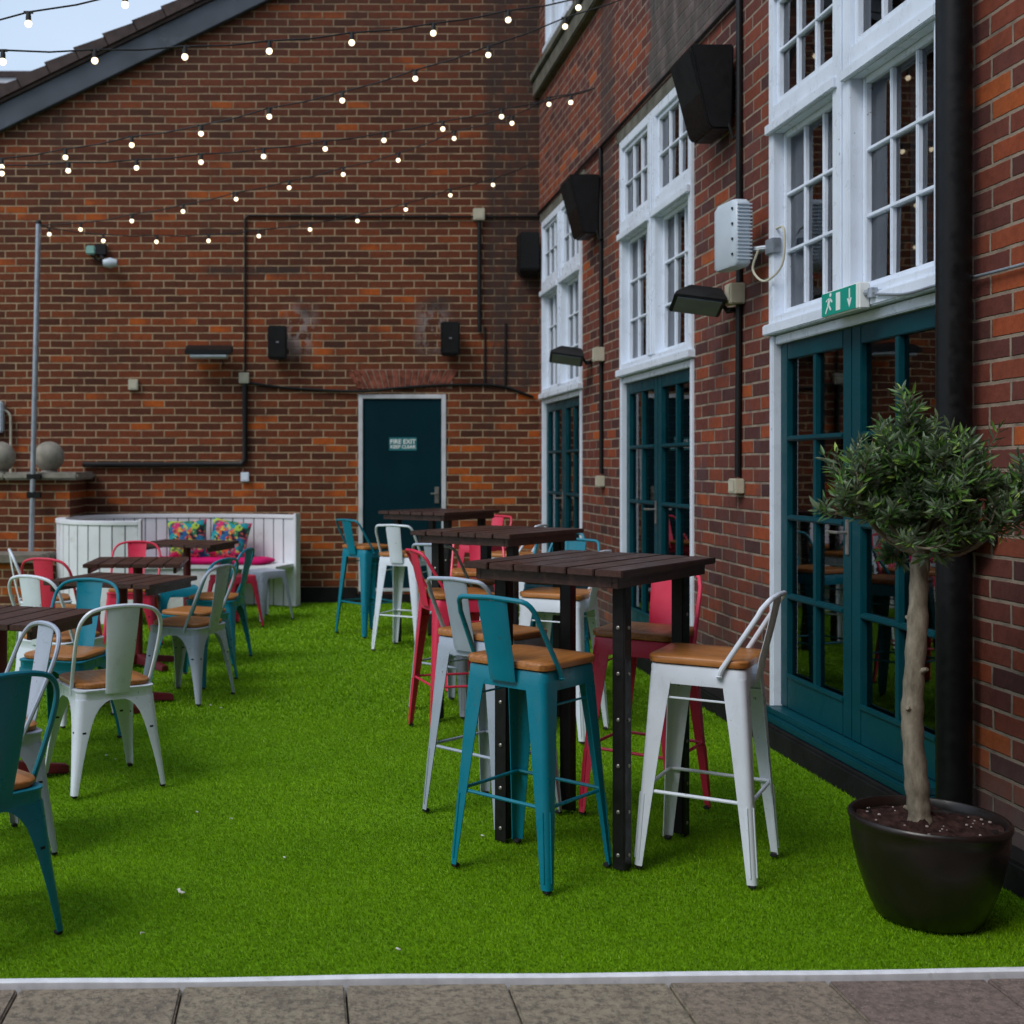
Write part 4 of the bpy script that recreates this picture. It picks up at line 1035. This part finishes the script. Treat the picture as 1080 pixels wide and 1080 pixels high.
def flood(Y, Z, label):
    root = thing('wall_floodlight', label, 'floodlight', (W, Y, Z), 0, 'dark floodlights tilted down from the side wall')
    M = Matrix.Translation((-.20, .02, 0)) @ Matrix.Rotation(R(12), 4, 'Y') @ Matrix.Rotation(R(-12), 4, 'X') @ Matrix.Rotation(R(-12), 4, 'Z')
    b = MB(); q = [[(-.15,-.13,-.03), (.13,-.13,-.03), (.13,.13,-.03), (-.15,.13,-.03)], [(-.15,-.13,-.01), (.13,-.13,-.01), (.13,.13,-.01), (-.15,.13,-.01)], [(-.07,-.09,.06), (.10,-.09,.06), (.10,.09,.06), (-.07,.09,.06)]]
    b.loft([[M @ Vector(p) for p in l] for l in q])
    b.build('lamp_head', MAT['black'], root, bevel=.006)
    b = MB(); b.box(-.13, .11, -.11, .11, -.036, -.0305, 0, M); b.build('lamp_glass', MAT['curtain'], root, bevel=.002)
    b = MB(); b.tube([(-.001,0,-.05), (-.05,0,-.06), (-.08,.02,.0)], .013); b.lathe([(.028,-.012), (.028,.012)], 12, (-.03,0,-.05)); b.build('bracket', MAT['black'], root)
flood(6.70, 2.335, 'dark floodlight under the white wall box, tilted down')
flood(10.02, 2.33, 'dark floodlight in front of the farthest tall window')
# wireless box
root = thing('wall_antenna_box', 'white ribbed outdoor box on an arm beside the nearest window', 'antenna box', (2.30, 6.33, 2.63), R(-84))
b = MB(); b.loft([rsq(.045,.02,-.175), rsq(.05,.02,-.16), rsq(.05,.02,.15), rsq(.04,.015,.175)])
for i in range(len(b.v)): b.v[i] = (b.v[i][0]*2.6, b.v[i][1], b.v[i][2])
b.build('enclosure', MAT['grey_plastic'], root, smooth=50)
b = MB()
for k in range(16): b.box(.125, .136, -.035, .045, -.145+.019*k, -.137+.019*k)
b.build('cooling_rib', MAT['grey_plastic'], root, bevel=.001)
b = MB()
for k in range(4): b.box(.098, .110, -.054, -.0495, -.12+.08*k, -.108+.08*k)
b.build('port', MAT['black'], root)
b = MB(); b.tube([(.06,.03,-.08), (.12,.08,-.09), (.20,.145,-.09)], .017); b.box(.16,.24,.10,.15,-.13,-.05); b.build('bracket', MAT['pole'], root, bevel=.004)
b = MB(); b.tube(catmull([(.17,.06,-.1), (.13,.05,-.2), (.20,.08,-.27), (.30,.12,-.2), (.30,.13,-.02), (.22,.13,.0)], 6), .006); b.build('cable', MAT['cream'], root)
# exit sign
root = thing('exit_sign', 'green and white running man exit sign above the nearest teal doors', 'exit sign', (2.36, 5.03, 2.075))
b = MB(); b.box(0, .05, -.012, .345, -.006, .108); b.build('housing', MAT['sign_white'], root, bevel=.006)
b = MB(); b.box(-.003, -.0003, .015, .34, .0, .102); b.build('sign_panel', MAT['sign_green'], root)
def sp(pts, b_): b_.loft([[(-.0045, y, z) for y, z in pts], [(-.0032, y, z) for y, z in pts]])
b = MB()
sp([(.155,.012), (.195,.012), (.195,.090), (.155,.090)], b)                                      # doorway
sp([(.062,.045), (.072,.045), (.072,.092), (.062,.092)], b); sp([(.045,.050), (.067,.010), (.089,.050)], b)  # down arrow
man = [[(.262,.040),(.282,.044),(.268,.076),(.250,.074)], [(.262,.046),(.270,.040),(.250,.018),(.243,.024)], [(.276,.044),(.284,.038),(.302,.012),(.294,.008),(.280,.026),(.270,.040)],
       [(.252,.076),(.258,.068),(.236,.052),(.230,.058)], [(.262,.078),(.272,.072),(.292,.060),(.296,.067)]]
for q in man: sp(q, b)
sp([(.250+.009*math.cos(a), .089+.009*math.sin(a)) for a in [2*math.pi*k/12 for k in range(12)]], b)
b.build('pictogram', MAT['sign_white'], root, recalc=True)
b = MB(); b.tube([(.03,-.012,.06), (.04,-.06,.055), (.09,-.07,.05)], .014); b.lathe([(.001,-.02),(.02,-.02),(.02,.02),(.001,.02)], 12, (.04,-.05,.055)); b.build('bracket', MAT['pole'], root)
# drainpipe
root = thing('drainpipe', 'black cast iron drainpipe running up the wall beside the nearest window', 'drainpipe', (W-.085, 4.31, 0))
b = MB(); b.tube([(0,0,.10), (0,0,7.6)], .060, 20); b.build('pipe', MAT['black_gloss'], root)
for z in (1.15, 3.30, 4.9):
    b = MB(); b.lathe([(.061,-.06), (.072,-.055), (.072,.05), (.076,.055), (.076,.07), (.061,.07)], 20, (0,0,z), cap=False); b.box(-.01,.084,-.13,.13,z-.02,z+.02); b.build('collar', MAT['black_gloss'], root)

# ================================================================== STRING LIGHTS
def strand(bulbs, Y0, Y1, start, end, label, vis=True):
    root = thing('string_lights', label, 'string lights', (0,0,0), 0, 'strings of round bulbs over the terrace')
    n = len(bulbs); P = []
    xa, xb = bulbs[0][0], bulbs[-1][0]
    for x, y in bulbs:
        Y = Y0+(Y1-Y0)*(x-xa)/(xb-xa); P.append(at(x, y, Y))
    w = [Vector(start)] if start else []
    for k, p in enumerate(P):
        q = p+Vector((0,0,.062)); w.append(q)
        nx = (P[k+1]+Vector((0,0,.062))) if k < n-1 else (Vector(end) if end else None)
        if nx is not None: w.append(q.lerp(nx, .5)+Vector((0,0,-.012)))
    if end: w.append(Vector(end))
    b = MB(); b.tube(w, .0052, 6); b.build('cable', MAT['rubber'], root, smooth=60)
    for p in P:
        b = MB(); b.lathe([(.004,.066), (.012,.062), (.013,.05), (.015,.035), (.015,.018), (.012,.014)], 10, (0,0,0)); b.box(-.025,.025,-.006,.006,.054,.066)
        so_ = b.build('socket', MAT['rubber'], root, loc=p)
        rr = .0195; b = MB(); b.lathe([(.001,-rr)]+[(rr*math.sin(a), -rr*math.cos(a)) for a in [math.pi*k/10 for k in range(1,9)]]+[(.010,.020)], 12)
        b.build('bulb', MAT['bulb'], so_, smooth=80)
pole_top = (-2.49, 11.21, 3.68)
hookA = at(690, -14, 8.22); hookB = at(627, 93, 9.93)
strand([(52,247),(109,254),(165,255),(220,254),(273,249),(327,242),(377,233),(428,221),(475,206),(520,195)], 11.25, 12.0, pole_top, at(567,170,12.18), 'lowest string of bulbs, sagging from the pole toward the far corner')
strand([(85,242),(139,233),(193,223),(249,210),(305,198),(362,184),(420,169),(479,146),(540,130),(579,110)], 11.2, 10.3, pole_top, hookB, 'second lowest string of bulbs, rising straight from the pole to the wall')
strand([(2,183),(72,180),(144,177),(212,171),(278,165),(343,157),(405,148),(467,136),(529,123),(602,108)], 8.7, 9.8, at(-75,183,8.6), hookB, 'string of bulbs crossing the middle of the gable almost level, ending on the red wall')
strand([(2,176),(69,166),(139,153),(212,141),(284,123),(361,106),(438,83),(515,58),(596,28)], 8.7, 8.3, at(-70,186,8.7), hookA, 'string of bulbs climbing steeply across the gable wall from the left edge')
strand([(3,65),(100,64),(195,60),(284,54),(371,45),(457,35),(536,21),(610,8)], 6.4, 7.9, at(-95,62,6.3), hookA, 'second highest string of bulbs, passing just in front of the sloping verge')
strand([(30,25),(132,5),(236,-22),(340,-56)], 6.3, 6.2, at(-70,40,6.3), at(600,-160,6.2), 'highest string of bulbs, against the sky in the top left corner')

# ================================================================== LITTER
def scrap(x, y, s, label, group=None, mat='litter'):
    Y = F*(H-.014)/(y-CY); X = (x-CX)*Y/F; b = MB(); n_ = 6; lo = []
    for k in range(n_+1):
        t_ = k/n_; lo.append([(s*(t_-.5), s*.22*math.sin(t_*5)-s*.12, .003+s*.15*math.sin(t_*3)), (s*(t_-.5), s*.22*math.sin(t_*5)+s*.12, .003+s*.1*math.sin(t_*3)), (s*(t_-.5), s*.22*math.sin(t_*5)+s*.12, .006+s*.1*math.sin(t_*3)), (s*(t_-.5), s*.22*math.sin(t_*5)-s*.12, .006+s*.15*math.sin(t_*3))])
    b.loft(lo); o = link('litter', b.mesh('litter', MAT[mat]), None, (X, Y, .012), label, 'litter', group); o.rotation_euler = (0,0,random.uniform(0,3))
scrap(190, 941, .040, 'largest curled white scrap lying on the open grass at the front')
for x, y in ((112,797),(122,801),(222,744),(233,747),(244,864),(208,857),(509,882),(300,905),(150,985),(420,1002)):
    scrap(x, y, random.uniform(.010,.018), 'tiny pale fleck of litter on the artificial grass', 'tiny flecks of litter on the grass')

# bare tree beyond the roofs, only twig tips in view
root = thing('bare_tree', 'bare twigs of a distant tree at the top left edge against the sky', 'tree', (-8.7, 32, 0))
b = MB(); b.tube([(0,0,-.05), (.05,0,4), (0,0,8), (.1,0,10.5)], [.2,.16,.10,.05], 8); b.build('trunk', MAT['bark'], root, smooth=60)
b = MB(); rt = random.Random(3)
for k in range(60):
    z = rt.uniform(7, 11.2); a = rt.uniform(0, 6.28); L_ = (12.9-z)*rt.uniform(.25,.5)
    p0 = Vector((.05,0,min(z,10.4))); p1 = p0+Vector((math.cos(a)*L_, math.sin(a)*L_, L_*1.1)); b.tube([p0, p0.lerp(p1,.5)+Vector((0,0,.1)), p1], [.03,.02,.008], 4)
    for j in range(3):
        q = p0.lerp(p1, rt.uniform(.4,.95)); b.tube([q, q+Vector((rt.uniform(-.3,.3), rt.uniform(-.3,.3), rt.uniform(.1,.5)))], .008, 4)
b.build('crown', MAT['bark'], root)

# ================================================================== LIGHT, SKY, CAMERA
w = bpy.data.worlds.new('World'); sc.world = w; w.use_nodes = True
nt = w.node_tree; bg = nt.nodes['Background']
sky = nt.nodes.new('ShaderNodeTexSky'); sky.sky_type = 'NISHITA'; sky.sun_disc = False
SUN_EL, SUN_ROT = 48, 232
sky.sun_elevation = R(SUN_EL); sky.sun_rotation = R(SUN_ROT); sky.air_density = 1.0; sky.dust_density = 2.2; sky.ozone_density = 1.2
tc = nt.nodes.new('ShaderNodeTexCoord'); mp = nt.nodes.new('ShaderNodeMapping'); mp.inputs[3].default_value = (1, 1, 2.5)
nz = nt.nodes.new('ShaderNodeTexNoise'); nz.inputs['Scale'].default_value = 1.6; nz.inputs['Detail'].default_value = 5
nt.links.new(tc.outputs['Generated'], mp.inputs[0]); nt.links.new(mp.outputs[0], nz.inputs['Vector'])
mrn = nt.nodes.new('ShaderNodeMapRange'); nt.links.new(nz.outputs['Fac'], mrn.inputs[0]); mrn.inputs[1].default_value = .3; mrn.inputs[2].default_value = .7; mrn.inputs[3].default_value = .45; mrn.inputs[4].default_value = .8
mxn = nt.nodes.new('ShaderNodeMix'); mxn.data_type = 'RGBA'; nt.links.new(mrn.outputs[0], mxn.inputs[0]); nt.links.new(sky.outputs[0], mxn.inputs[6]); mxn.inputs[7].default_value = (4.7, 5.7, 7.0, 1)
nt.links.new(mxn.outputs[2], bg.inputs[0]); bg.inputs[1].default_value = .12
sd = Vector((math.sin(R(SUN_ROT))*math.cos(R(SUN_EL)), math.cos(R(SUN_ROT))*math.cos(R(SUN_EL)), math.sin(R(SUN_EL))))
L = bpy.data.lights.new('sun', 'SUN'); L.energy = 1.2; L.angle = R(25); L.color = (1, .975, .94)
lo = bpy.data.objects.new('sun', L); col.objects.link(lo); lo.rotation_euler = (-sd).to_track_quat('-Z', 'Y').to_euler(); lo.location = (0, 0, 20)

cam = bpy.data.cameras.new('camera'); co_ = bpy.data.objects.new('camera', cam); col.objects.link(co_); sc.camera = co_
co_.location = (0, 0, H); co_.rotation_euler = (R(90), 0, 0)
cam.sensor_width = 36; cam.lens = 36*F/1080; cam.shift_x = (540-CX)/1080; cam.shift_y = -(540-CY)/1080
cam.clip_start = .05; cam.clip_end = 1000
cam.dof.use_dof = True; cam.dof.focus_distance = 4.4; cam.dof.aperture_fstop = 4.0
sc.view_settings.view_transform = 'Standard'; sc.view_settings.look = 'None'; sc.view_settings.exposure = .38; sc.view_settings.gamma = 1
